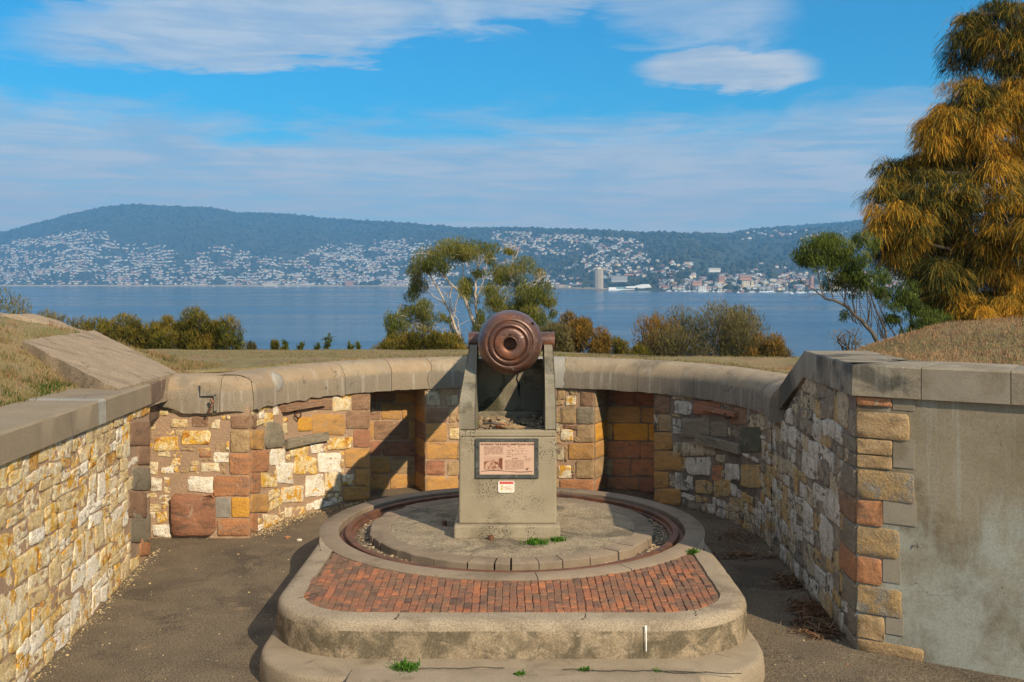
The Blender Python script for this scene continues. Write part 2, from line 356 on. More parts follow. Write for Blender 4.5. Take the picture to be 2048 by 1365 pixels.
M['rust'] = weathered('rusty_iron', (0.14, 0.062, 0.034), (0.19, 0.085, 0.045), (0.075, 0.045, 0.035), s1=4, ss=3, grain=90, gamt=0.3, bump=0.35, rough=0.6, metal=0.3, spec=0.5)
M['gun'] = weathered('rust_brown_painted_iron', (0.095, 0.050, 0.037), (0.15, 0.070, 0.046), (0.25, 0.09, 0.04), s1=4.5, ss=3.5, samt=(0.52, 0.66), grain=120, gamt=0.22, bump=0.4, bscale=26, rough=0.33, metal=0.35, spec=0.6, light=((0.30, 0.235, 0.20), 8, 0.57), streak=((.10, .05, .035), .5))
M['ped'] = weathered('pebbled_concrete', (0.345, 0.30, 0.22), (0.285, 0.245, 0.175), (0.19, 0.16, 0.11), s1=2.2, ss=1.6, samt=(0.5, 0.72), grain=130, gamt=0.22, bump=0.5, bscale=60, spots=((0.07, 0.06, 0.045), 60, 0.56, 3.2))
M['cheek'] = weathered('grey_weathered_concrete', (0.25, 0.225, 0.17), (0.20, 0.18, 0.135), (0.11, 0.10, 0.075), s1=3, ss=2.5, samt=(0.5, 0.66), grain=110, gamt=0.25, bump=0.5, bscale=50, streak=((0.34, 0.31, 0.25), 0.4))
M['backp'] = weathered('dark_stained_panel', (0.22, 0.20, 0.15), (0.16, 0.145, 0.11), (0.06, 0.055, 0.035), s1=2, ss=2.2, samt=(0.46, 0.6), streak=((0.07, 0.085, 0.03), 0.8), gamt=0.2, bump=0.4)
M['debris'] = weathered('rubble_bits', (0.32, 0.25, 0.17), (0.16, 0.11, 0.07), (0.45, 0.36, 0.24), s1=18, ss=12, samt=(0.5, 0.6), grain=90, bump=0.6)
M['iron'] = weathered('dark_iron', (0.05, 0.035, 0.03), (0.09, 0.045, 0.03), (0.15, 0.06, 0.03), grain=90, rough=0.6, metal=0.4, spec=0.5)
M['redpipe'] = weathered('red_brown_pipe', (0.16, 0.045, 0.03), (0.12, 0.035, 0.025), rough=0.6)

def brickmat():
    m, b, nt = principled('red_brick', 0.9, 0.2)
    oi = nt.n('ShaderNodeObjectInfo'); at = nt.n('ShaderNodeAttribute', attribute_name='tint')
    geo = nt.n('ShaderNodeNewGeometry'); p = geo.outputs['Position']
    cr = nt.n('ShaderNodeValToRGB'); nt.put(cr.inputs[0], at.outputs['Fac'])
    e = cr.color_ramp.elements; e[0].color = (0.11, 0.06, 0.045, 1); e[0].position = 0; e[1].color = (0.52, 0.19, 0.075, 1); e[1].position = 1
    for ps, c in ((0.25, (0.20, 0.10, 0.065)), (0.55, (0.33, 0.12, 0.06)), (0.8, (0.42, 0.15, 0.065))):
        q = e.new(ps); q.color = (*c, 1)
    col = nt.mix(nt.ss(nt.noise(p, 4, 7, 0.7), 0.38, 0.64, 0, 0.85), cr.outputs[0], (0.19, 0.115, 0.07))
    col = nt.mix(nt.ss(nt.noise(p, 22, 5, 0.7), 0.58, 0.72, 0, 0.6), col, (0.30, 0.22, 0.15))
    g = nt.noise(p, 90, 3, 0.7)
    hv = nt.n('ShaderNodeHueSaturation'); nt.put(hv.inputs['Value'], nt.ss(g, 0.3, 0.7, 0.75, 1.25)); nt.put(hv.inputs['Color'], col)
    nt.put(b.inputs['Base Color'], hv.outputs[0])
    bp = nt.n('ShaderNodeBump'); bp.inputs['Strength'].default_value = 0.7; bp.inputs['Distance'].default_value = 0.01
    nt.put(bp.inputs['Height'], nt.noise(p, 35, 6, 0.7)); nt.put(b.inputs['Normal'], bp.outputs[0])
    return m
M['brick'] = brickmat()
M['joint'] = weathered('brick_joint_dirt', (0.19, 0.12, 0.075), (0.24, 0.15, 0.095), (0.10, 0.065, 0.045), s1=9, ss=5, grain=90, bump=0.6)

# ------------------------------------------------------------------ far setting: water, hills, town
SEA = -20.0

def interp(x, tab):
    if x <= tab[0][0]: return tab[0][1]
    for (a, b), (c, d) in zip(tab, tab[1:]):
        if x <= c: return b + (d - b) * (x - a) / (c - a)
    return tab[-1][1]

def build_water():
    m, b, nt = principled('river_water', 0.12, 0.5)
    geo = nt.n('ShaderNodeNewGeometry'); p = geo.outputs['Position']
    b.inputs['Base Color'].default_value = (0.012, 0.045, 0.085, 1)
    b.inputs['IOR'].default_value = 1.33
    # calm lanes and ruffled patches
    wide = nt.noise(nt.scl(p, (0.0016, 0.006, 1)), 1.0, 4, 0.55)
    nt.put(b.inputs['Roughness'], nt.ss(wide, 0.35, 0.65, 0.05, 0.22))
    h = nt.math('ADD', nt.math('MULTIPLY', nt.noise(nt.scl(p, (0.25, 0.5, 1)), 1.0, 4, 0.6), 1.0), nt.math('MULTIPLY', nt.noise(nt.scl(p, (0.03, 0.09, 1)), 1.0, 3, 0.6), 3.0))
    bp = nt.n('ShaderNodeBump'); nt.put(bp.inputs['Strength'], nt.ss(wide, 0.35, 0.65, 0.10, 0.30)); bp.inputs['Distance'].default_value = 0.9
    nt.put(bp.inputs['Height'], h); nt.put(b.inputs['Normal'], bp.outputs[0])
    v, f = grid(30, 30, lambda a, c: (-8800 + 17600 * a, 60 + 9400 * c * c, SEA))
    tag(mk('water', v, f, m), None, None, None, 'structure')
build_water()

SHORE = [(-400, 572.5), (700, 573.2), (850, 575), (1100, 578), (1200, 581), (1400, 584), (1600, 586), (2400, 587)]
RIDGE = [(-400, 520), (-100, 500), (0, 470), (60, 455), (150, 431), (220, 417), (260, 413), (330, 417), (420, 420), (470, 430), (580, 433), (650, 441), (750, 447), (830, 453), (930, 462), (1050, 461), (1200, 469), (1300, 473), (1400, 474), (1460, 474), (1490, 467), (1530, 462), (1600, 456), (1700, 450), (1760, 445), (1850, 440), (2100, 436), (2400, 440)]
RDIST = [(-400, 2600), (1000, 2600), (1380, 2400), (1470, 3600), (1560, 5200), (2400, 5600)]

def shore(px): return (CAMZ - SEA) * FPX / (interp(px, SHORE) - HZ)

def hill_point(px, t):
    s = shore(px); d = s + interp(px, RDIST) * t
    r = s + interp(px, RDIST)
    zr = CAMZ + (HZ - interp(px, RIDGE)) / FPX * r
    if t <= 1:
        g = 0.42 * t + 0.58 * (t * t * (3 - 2 * t))
        wv = sin(pi * t)
        z = SEA + 1.0 + (zr - SEA) * g
        z += wv * 45 * (mn.fractal(Vector((px / 130.0, t * 2.2, 1.3)), 1, 2, 4))
    else:
        z = SEA + 1 + (zr - SEA) * (1 - (t - 1) * 1.6)
    # the drop to the beach
    if t < 0.02: z = SEA - 2 + 3.5 * (t / 0.02)
    x = (px - 1024) / FPX * d
    return Vector((x, d, z))

def build_hills():
    m = weathered('forest_hillside', (0.030, 0.040, 0.020), (0.05, 0.06, 0.032), (0.085, 0.075, 0.05), s1=0.01, ss=0.004, samt=(0.55, 0.7), grain=0.06, gamt=0.4, bump=0.3, bscale=0.02, bdist=8)
    tt = [0, 0.005, 0.01, 0.02, 0.035, 0.05] + [0.08 + 0.92 * i / 44 for i in range(45)] + [1.08, 1.25, 1.6]
    cols = list(range(-400, 2401, 10))
    v = []; f = []
    for t in tt:
        for px in cols: v.append(hill_point(px, t))
    n = len(cols)
    for j in range(len(tt) - 1):
        for i in range(n - 1):
            a = j * n + i; f.append((a, a + 1, a + n + 1, a + n))
    tag(mk('hills', v, f, m, smooth=True), None, None, None, 'structure')
    sand = weathered('beach_sand', (0.42, 0.34, 0.22), (0.36, 0.29, 0.19), s1=0.02, ss=0.01, grain=1)
    v = []; f = []
    cs = list(range(-400, 1221, 15))
    for t, z in ((0.0, SEA - 1), (0.006, SEA + 3.2), (0.02, SEA + 6.0)):
        for px in cs:
            q = hill_point(px, t); q.z = z + (1.2 * mn.noise(Vector((px / 40, 0, 0))) if t > 0 else 0); q.y -= 6; v.append(q)
    n = len(cs)
    for j in range(2):
        for i in range(n - 1):
            a = j * n + i; f.append((a, a + 1, a + n + 1, a + n))
    tag(mk('beach', v, f, sand), None, None, None, 'structure')
build_hills()

# the forest of the hills: low-poly crowns by the thousand, one mass
def octa(n_sides=5):
    v = [(0, 0, 1.0)] + [(cos(2 * pi * k / n_sides), sin(2 * pi * k / n_sides), 0.42) for k in range(n_sides)] + [(0.8 * cos(2 * pi * (k + .5) / n_sides), 0.8 * sin(2 * pi * (k + .5) / n_sides), -0.5) for k in range(n_sides)]
    f = [(0, 1 + k, 1 + (k + 1) % n_sides) for k in range(n_sides)]
    for k in range(n_sides):
        k2 = (k + 1) % n_sides
        f.append((1 + k, 1 + n_sides + k, 1 + k2)); f.append((1 + k2, 1 + n_sides + k, 1 + n_sides + k2))
    return np.array(v), np.array(f)

HTOP = [(-50, 500), (0, 488), (40, 478), (120, 466), (160, 459), (215, 463), (235, 480), (300, 488), (345, 492), (362, 520), (385, 522), (400, 498), (430, 486), (470, 492), (520, 512), (580, 520), (610, 512), (622, 493), (700, 486), (780, 478), (860, 478), (900, 492), (960, 505), (1000, 500), (1060, 540), (1120, 552), (1160, 500), (1200, 495), (1280, 500), (1360, 520), (1420, 540), (1500, 540), (1530, 505), (1560, 520), (1640, 540), (1760, 520), (2100, 520)]

def town_density(px, py):
    top = interp(px, HTOP)
    d = 0.0
    if py > top:
        if px < 350: d = 1.0
        elif px < 900: d = 0.85
        elif px < 1100: d = 0.55 if py > 545 else 0.25
        elif px < 1380: d = 0.3
        elif px < 1500: d = 0.35 if py > 550 else 0.06
        else: d = 0.45 if py > 545 else 0.12
        d *= min(1, 0.35 + (py - top) / 25)
    if 985 < px < 1290 and 462 + (px - 985) * 0.06 < py < 505 + (px - 985) * 0.05: d = max(d, 0.42)
    if 1480 < px < 1800 and 462 < py < 480: d = max(d, 0.15)
    if px < 180 and py > 552 and px < 140: d *= 0.25
    if 90 < px < 250 and py > 545: d *= 0.5
    # gardens, parks and gullies break the rows
    nz = mn.fractal(Vector((px / 38, py / 12, 4.2)), 1, 2, 3)
    d *= max(0.0, min(1.0, 0.72 + 1.5 * nz))
    return d

def screen(p): return (1024 + FPX * p.x / p.y, HZ + FPX * (CAMZ - p.z) / p.y)

def n2(x, y, s=0.0): return mn.noise(Vector((x, y, s)))

def build_forest_and_town():
    ov, of = octa()
    V = []; F = []; T = []; c = 0
    fm = leafmat('far_tree_crowns', [(0.022, 0.03, 0.016), (0.04, 0.052, 0.024), (0.075, 0.075, 0.04)], 0.0, 0.02)
    for i in range(15500):
        px = R.uniform(-150, 2150); t = R.random() ** 0.85
        if i < 4200: t = R.uniform(0.95, 1.005)
        p = hill_point(px, t)
        if p.z < SEA + 2: continue
        sx, sy = screen(p)
        s = R.uniform(4.5, 10.5) * (R.uniform(1.0, 2.0) if t > 0.94 else 1)
        if town_density(sx, sy) > 0.2: s *= 0.62
        a = R.uniform(0, 6.28)
        q = ov * np.array([s * R.uniform(.8, 1.2), s, s * R.uniform(.7, 1.15)])
        ca, sa = cos(a), sin(a)
        q = np.stack([q[:, 0] * ca - q[:, 1] * sa, q[:, 0] * sa + q[:, 1] * ca, q[:, 2]], 1) + np.array([p.x, p.y, p.z + s * 0.35])
        V.append(q); F.append(of + c); c += len(ov); T.append(np.full(len(ov), R.random()))
    o = mkquads('forest', np.concatenate(V), fm, tint=np.concatenate(T), Q=np.concatenate(F))
    tag(o, 'blue green gum forest covering the far hills', 'forest', None, 'stuff')
    # houses
    walls = [flat('far_wall_white', (0.68, 0.65, 0.58)), flat('far_wall_cream', (0.72, 0.58, 0.38)), flat('far_wall_brick', (0.46, 0.24, 0.16)), flat('far_wall_grey', (0.40, 0.39, 0.37))]
    roofs = [flat('far_roof_grey', (0.15, 0.15, 0.155)), flat('far_roof_tile', (0.36, 0.14, 0.09)), flat('far_roof_pale', (0.48, 0.48, 0.48))]
    win = flat('far_window', (0.05, 0.06, 0.08), 0.3)
    def house_geo(w, d, h, two):
        b = MB(); b.box(-w / 2, -d / 2, -3, w / 2, d / 2, h)
        iw = [0] * 6
        rh = h * 0.38
        v = [(-w / 2 - .6, -d / 2 - .6, h), (w / 2 + .6, -d / 2 - .6, h), (w / 2 + .6, d / 2 + .6, h), (-w / 2 - .6, d / 2 + .6, h), (-w / 4, 0, h + rh), (w / 4, 0, h + rh)]
        b.add(v, [(0, 1, 5, 4), (1, 2, 5), (2, 3, 4, 5), (3, 0, 4)]); iw += [1] * 4
        n = 3 if w > 14 else 2
        for row in range(2 if two else 1):
            z0 = h * (0.55 if row == 0 else 0.12)
            for k in range(n):
                xc = -w / 2 + w * (k + .5) / n
                b.add([(xc - 1.1, -d / 2 - .05, z0), (xc + 1.1, -d / 2 - .05, z0), (xc + 1.1, -d / 2 - .05, z0 + h * .24), (xc - 1.1, -d / 2 - .05, z0 + h * .24)], [(0, 1, 2, 3)]); iw.append(2)
        return b.v, b.f, iw
    protos = []
    for (w, d, h, two) in ((9, 8, 4, 0), (13, 9, 5, 1), (19, 10, 5.5, 1), (10, 8, 6, 1)):
        protos.append(house_geo(w, d, h, two))
    cand = []
    tries = 0
    while len(cand) < 5200 and tries < 60000:
        tries += 1
        px = R.uniform(-60, 1900); t = R.uniform(0.012, 0.98)
        if R.random() < .75: t = (round(t * 34 + .35 * n2(px / 60, 0, 2)) + R.gauss(0, .09) - .35 * n2(px / 60, 0, 2) * 0 + .5 * n2(px / 90, 3, 2)) / 34
        t = min(.98, max(.012, t))
        p = hill_point(px, t); sx, sy = screen(p)
        if 1165 < sx < 1320 and sy > 560: continue
        if R.random() < town_density(sx, sy): cand.append((p, px, sy))
    # rank by apparent size, keep those in the open part of the frame as individuals
    info = []
    for (p, px, sy) in cand:
        k = R.choices(range(4), (4, 3, 1.3, 3))[0]
        wi = R.choices(range(4), (5, 3, 1.6, 2.4))[0]; ri = R.choices(range(3), (5, 3.2, 2.2))[0]
        hid = 780 < px < 1110 or px > 1650 or px < 2
        info.append((p, k, wi, ri, R.gauss(0, 0.35), px, (p.y if not hid else 1e9) / (11, 16, 22, 13)[k]))
    info.sort(key=lambda q: q[6])
    meshes = {}
    wn = ['white', 'cream', 'brick red', 'grey']; rn = ['grey', 'terracotta', 'pale']
    inst = info[:270]
    for (p, k, wi, ri, rz, px, _) in inst:
        key = (k, wi, ri)
        if key not in meshes:
            v, f, iw = protos[k]; me = bpy.data.meshes.new('house'); me.from_pydata(v, [], f)
            for mm in (walls[wi], roofs[ri], win): me.materials.append(mm)
            me.polygons.foreach_set('material_index', iw); meshes[key] = me
        o = bpy.data.objects.new('house', meshes[key]); link(o, None, p); o.rotation_euler = (0, 0, rz)
        side = 'left of the gum tree' if px < 800 else ('near the hotel tower' if px < 1400 else 'above the marina')
        tag(o, f'small {wn[wi]} walled house with {rn[ri]} roof across the river, {side}', 'house', 'houses across the river')
    V = []; F = []; I = []; c = 0
    for (p, k, wi, ri, rz, px, _) in info[270:]:
        v, f, iw = protos[k]; v = np.array(v); f = f[:10]; iw = iw[:10]; v = v[:14]
        ca, sa = cos(rz), sin(rz)
        q = np.stack([v[:, 0] * ca - v[:, 1] * sa, v[:, 0] * sa + v[:, 1] * ca, v[:, 2]], 1) + np.array(p)
        V += [tuple(a) for a in q]; F += [tuple(c + a for a in ff) for ff in f]; c += len(v)
        I += [wi if a == 0 else 4 + ri for a in iw]
    o = mk('distant_houses', V, F, walls + roofs, loc=(0, 0, 0), idx=I)
    tag(o, 'thousands of tiny white and cream houses over the far hillside', 'houses', None, 'stuff')
    return walls, roofs, win
WALLS, ROOFS, WIN = build_forest_and_town()

def build_waterfront():
    # round hotel tower
    d = 2640.0; c = PX(1197.5, 581, d); base = SEA + 3
    t = empty('hotel_tower', (c.x, c.y, base), 'tall pale round hotel tower with rows of windows on the far shore', 'tower')
    def cyl(r, z0, z1, n=16):
        b = MB(); b.tube([(c.x, c.y, z0), (c.x, c.y, z1)], r, n); return b
    wm = flat('tower_wall', (0.38, 0.30, 0.22)); band = flat('tower_band', (0.66, 0.54, 0.40))
    top = 34.0
    cyl(10.2, base, top).build('wall', wm, t)
    b = MB()
    fl = 17
    for i in range(fl + 1):
        z = base + 4 + (top - base - 4) * i / fl
        b.tube([(c.x, c.y, z - 0.55), (c.x, c.y, z + 0.55)], 11.4, 16)
    b.build('floor_band', band, t)
    b = MB()
    for k in range(16):
        a = 2 * pi * (k + .5) / 16
        b.box(c.x + 11.0 * cos(a) - .5, c.y + 11.0 * sin(a) - .5, base, c.x + 11.0 * cos(a) + .5, c.y + 11.0 * sin(a) + .5, top)
    b.build('pilaster', band, t)
    for i in range(fl):
        z = base + 4.8 + (top - base - 4) * i / fl
        b = MB(); b.tube([(c.x, c.y, z), (c.x, c.y, z + 1.3)], 10.5, 16, cap=False); b.build('window_band', WIN, t)
    cyl(12.0, top, top + 1.2).build('cornice', band, t)
    b = MB(); b.tube([(c.x, c.y, top + 1.2), (c.x, c.y, top + 5)], [7.5, 6.2], 12); b.build('roof_cap', band, t)
    # low white conference hall, long with a sloping prow
    d = 2600.0
    def q(px, z): return ((px - 1024) / FPX * d, z)
    x0, _ = q(1217, 0); x1, _ = q(1308, 0)
    h = empty('waterfront_hall', ((x0 + x1) / 2, d, SEA + 1), 'long low white hall with a rising prow roof beside the round tower', 'building')
    white = flat('hall_white', (0.82, 0.80, 0.76))
    def prism(pts, y0, y1, name, mat):
        n = len(pts); v = [(x, y0, z) for x, z in pts] + [(x, y1, z) for x, z in pts]
        f = [tuple(range(n)), tuple(range(2 * n - 1, n - 1, -1))] + [(i, i + n, (i + 1) % n + n, (i + 1) % n) for i in range(n)]
        return mk(name, v, f, mat, h)
    prism([(x0, SEA), (x1, SEA), (x1, SEA + 3.5), (x0, SEA + 3.5)], d, d + 30, 'podium', white)
    prism([q(1218, SEA + 3.5), q(1233, SEA + 3.5), q(1233, SEA + 8), q(1218, SEA + 8)], d + 2, d + 26, 'wing', white)
    prism([q(1234, SEA + 3.5), q(1252, SEA + 3.5), q(1252, SEA + 9), q(1234, SEA + 9)], d + 5, d + 22, 'glazed_wing', flat('hall_glass', (0.18, 0.32, 0.34), 0.2))
    prism([q(1252, SEA + 6), q(1305, SEA + 5), q(1299, SEA + 16), q(1286, SEA + 15.5), q(1270, SEA + 11), q(1252, SEA + 10)], d + 1, d + 28, 'roof', white)
    for k in range(14):
        xa, _ = q(1253 + k * 3.5, 0); prism([(xa, SEA + 3.6), (xa + 2.6, SEA + 3.6), (xa + 2.6, SEA + 5.6), (xa, SEA + 5.6)], d + 0.5, d + 3, 'window', WIN)
    # larger blocks near the marina
    blk = [(1183 + 40, 1255, 552, 561, 2750, 'pale grey flat roofed office block with a red wing beyond the white hall', 3, 'red'),
           (1485, 1500, 563, 573, 2330, 'cream apartment block standing left of its twin above the marina', 1, None),
           (1502, 1508, 562, 571, 2330, 'narrow cream apartment block right of its twin above the marina', 1, None),
           (1397, 1412, 573, 580, 2290, 'square white boatshed on the waterfront among yacht masts', 0, None),
           (1385, 1404, 563, 568, 2400, 'long brick red building behind the white boatshed', 2, None),
           (1480, 1503, 551, 557, 2500, 'stepped orange brick block high above the marina', 2, None),
           (1438, 1450, 552, 561, 2480, 'small orange brick tower block left of the stepped block', 2, None),
           (1418, 1441, 537, 541, 2600, 'long white flat roofed school building on the wooded slope', 0, None),
           (1622, 1628, 553, 578, 2260, 'orange brick waterfront block behind the small tree branches', 2, None),
           (527, 553, 567, 574, 4700, 'golden sandstone sea wall pavilion on the far shore', 1, None),
           (690, 706, 562, 574, 4680, 'orange sandstone mansion at the waterline left of the gum tree', 2, None)]
    for (a, b_, ya, yb, d, lab, wi, extra) in blk:
        xa = (a - 1024) / FPX * d; xb = (b_ - 1024) / FPX * d; za = CAMZ - (yb - HZ) / FPX * d; zb = CAMZ - (ya - HZ) / FPX * d
        r_ = empty('building', ((xa + xb) / 2, d, za), lab, 'building')
        m_ = MB(); m_.box(xa, d, za - 5, xb, d + 16, zb); m_.build('wall', WALLS[wi], r_)
        m_ = MB(); m_.box(xa - .5, d - .5, zb, xb + .5, d + 16.5, zb + .9); m_.build('roof', ROOFS[2 if extra is None else 0], r_)
        nfl = max(1, int((zb - za) / 3.4)); nw = max(2, int((xb - xa) / 4.5))
        for i in range(nfl):
            for k in range(nw):
                xx = xa + (xb - xa) * (k + .3) / nw; zz = za + (zb - za) * (i + .35) / nfl
                m_ = MB(); m_.box(xx, d - .12, zz, xx + (xb - xa) / nw * .45, d + .2, zz + 1.5); m_.build('window', WIN, r_)
        if extra:
            m_ = MB(); m_.box(xb - 8, d - 1, zb + .9, xb + 16, d + 14, zb + 5); m_.build('red_wing', WALLS[2], r_)
    # boats
    hull = flat('boat_white', (0.85, 0.85, 0.84), 0.4); mast = flat('mast_alloy', (0.75, 0.75, 0.75), 0.4); sailc = flat('furled_sail', (0.3, 0.38, 0.5))
    def boat_geo(L, mh):
        v = []; prof = [(-L / 2, L * .13), (-L * .2, L * .16), (L * .15, L * .14), (L * .38, L * .07), (L / 2, 0.02)]
        for x, w in prof: v += [(x, -w, 1.1), (x, w, 1.1), (x * .92, w * .5, -.3), (x * .92, -w * .5, -.3)]
        f = [(0, 3, 2, 1)]
        for i in range(4):
            a = i * 4
            f += [(a, a + 1, a + 5, a + 4), (a + 1, a + 2, a + 6, a + 5), (a + 2, a + 3, a + 7, a + 6), (a + 3, a, a + 4, a + 7)]
        b = MB(); b.add(v, f); hullg = (b.v, b.f)
        b = MB(); b.box(-L * .2, -L * .08, 1.1, L * .15, L * .08, 1.9); cab = (b.v, b.f)
        b = MB(); b.tube([(0, 0, 1), (0, 0, mh)], 0.17, 5); b.tube([(0, 0, 2.4), (-L * .4, 0, 2.4)], .13, 5); ms = (b.v, b.f)
        b = MB(); b.tube([(-.3, 0, 2.7), (-L * .38, 0, 2.6)], .25, 5); fs = (b.v, b.f)
        out = []
        for nm, g, mt in (('hull', hullg, hull), ('cabin', cab, hull), ('mast', ms, mast), ('furled_sail', fs, sailc)):
            me = bpy.data.meshes.new(nm); me.from_pydata([tuple(q) for q in g[0]], [], g[1]); me.materials.append(mt); out.append((nm, me))
        return out
    kinds = [boat_geo(11, 14), boat_geo(8, 10), boat_geo(15, 18)]
    def boat(px, py, k, rz, lab, grp):
        dd = (CAMZ - SEA) * FPX / (py - HZ); p = PX(px, py, dd); p.z = SEA
        e = empty('sailing_boat', p, lab, 'boat', grp); e.rotation_euler = (0, 0, rz)
        for nm, me in kinds[k]:
            o = bpy.data.objects.new(nm, me); COL.objects.link(o); o.parent = e
    big = [(1370, 584.5), (1387, 583.5), (1410, 583.5), (1443, 584.5), (1477, 586), (1528, 586.5), (1570, 587), (1584, 588), (1600, 587.5), (1637, 588.5), (1668, 588), (1706, 588.6)]
    for i, (x, y) in enumerate(big):
        boat(x, y, (0, 1, 2)[i % 3], R.uniform(-.5, .5), 'white yacht moored off the marina on open water', 'yachts moored off the marina')
    for x, y in ((427, 573.9), (553, 574.4), (575, 574.2), (596, 574.3), (617, 574.4), (104, 573.7)):
        boat(x, y, 2, R.uniform(-.3, .3), 'tiny white yacht moored off the far left shore', 'yachts off the left shore')
    for i in range(95):
        x = R.uniform(1330, 1440) if i < 25 else R.uniform(1500, 1760)
        boat(x, interp(x, SHORE) + R.uniform(-.35, .5), R.choice((0, 0, 1, 2)), R.uniform(-.6, .6), 'masted yacht berthed in the marina rows on the far shore', 'yachts berthed in the marina')
build_waterfront()

def build_haze():
    m = bpy.data.materials.new('haze'); m.use_nodes = True; nt = NT(m.node_tree); m.node_tree.nodes.clear()
    pv = nt.n('ShaderNodeVolumePrincipled'); pv.inputs['Color'].default_value = HAZE_COL; pv.inputs['Density'].default_value = HAZE_D
    pv.inputs['Anisotropy'].default_value = 0.0
    o = nt.n('ShaderNodeOutputMaterial'); nt.put(o.inputs['Volume'], pv.outputs[0])
    b = MB(); b.box(-9000, -400, SEA - 31.5, 9000, 9600, 700)
    tag(b.build('haze', m), 'pale blue haze hanging over the river and hills', 'haze', None, 'stuff')
HAZE_COL = (0.22, 0.56, 1.0, 1); HAZE_D = 0.00014
build_haze()

# ------------------------------------------------------------------ the gun pit: walls as (u, v, depth) surfaces
CC = Vector((-0.10, 12.90)); RW = 3.30

class Surf:
    """a vertical wall face: plan polyline, u = metres along it, v = height, d = out of the face."""
    def __init__(s, pts, vtop=1.66, flipn=False):
        s.p = [Vector(q) for q in pts]; s.L = [0]
        for a, b in zip(s.p, s.p[1:]): s.L.append(s.L[-1] + (b - a).length)
        s.len = s.L[-1]; s.vt = vtop if callable(vtop) else (lambda u: vtop); s.sg = -1 if flipn else 1
    def pos(s, u, v, d=0.0):
        u2 = min(max(u, 0), s.len)
        for i in range(len(s.L) - 1):
            if u2 <= s.L[i + 1] + 1e-9: break
        t = (s.p[i + 1] - s.p[i]).normalized()
        q = s.p[i] + t * (u - s.L[i])
        n = Vector((t.y, -t.x)) * s.sg
        # blended normal near polyline joints keeps curved courses smooth
        q = q + n * d
        return Vector((q.x, q.y, v))
    def px(s, px, py):
        k = (px - 1024) / FPX
        best = None
        for i in range(len(s.L) - 1):
            a, b = s.p[i], s.p[i + 1]
            den = (b.x - a.x) - k * (b.y - a.y)
            if abs(den) < 1e-9: continue
            t = (k * a.y - a.x) / den
            e = 0 if -1e-6 <= t <= 1 + 1e-6 else min(abs(t), abs(t - 1))
            if best is None or e < best[0]: best = (e, i, t)
        _, i, t = best
        if best[0] > 0: t = min(max(t, -0.6), 1.6)
        q = s.p[i].lerp(s.p[i + 1], t)
        return s.L[i] + t * (s.L[i + 1] - s.L[i]), CAMZ - (py - HZ) / FPX * q.y
    def pxrect(s, x0, y0, x1, y1):
        a = s.px(x0, y0); b = s.px(x1, y0); c = s.px(x1, y1); d = s.px(x0, y1)
        return [a, b, c, d]

def arc_pt(px, r=RW):
    """point of the pit circle seen at picture column px (far side)"""
    k = (px - 1024) / FPX
    A = k * k + 1; B = -2 * (k * CC.x + CC.y); C_ = CC.length_squared - r * r
    Y = (-B + sqrt(B * B - 4 * A * C_)) / (2 * A)
    return Vector((k * Y, Y))
def ang(p): return atan2(p.y - CC.y, p.x - CC.x)
def arc(a0, a1, r=RW, n=16): return [CC + Vector((cos(a0 + (a1 - a0) * i / n), sin(a0 + (a1 - a0) * i / n))) * r for i in range(n + 1)]

def n2(x, y, s=0.0): return mn.noise(Vector((x, y, s)))

def wall_mesh(sf, name, mat, parent, du=0.06, base=-0.02, amp=0.010):
    nu = max(3, int(sf.len / du)); nv = 26
    def fn(a, b):
        u = a * sf.len; v = base + (sf.vt(u) + 0.03 - base) * b
        return sf.pos(u, v, 0.002 + amp * n2(u * 9, v * 9, 3) + 0.006 * n2(u * 30, v * 30, 8))
    v, f = grid(nu, nv, fn)
    return mk(name, v, f, mat, parent, smooth=True)

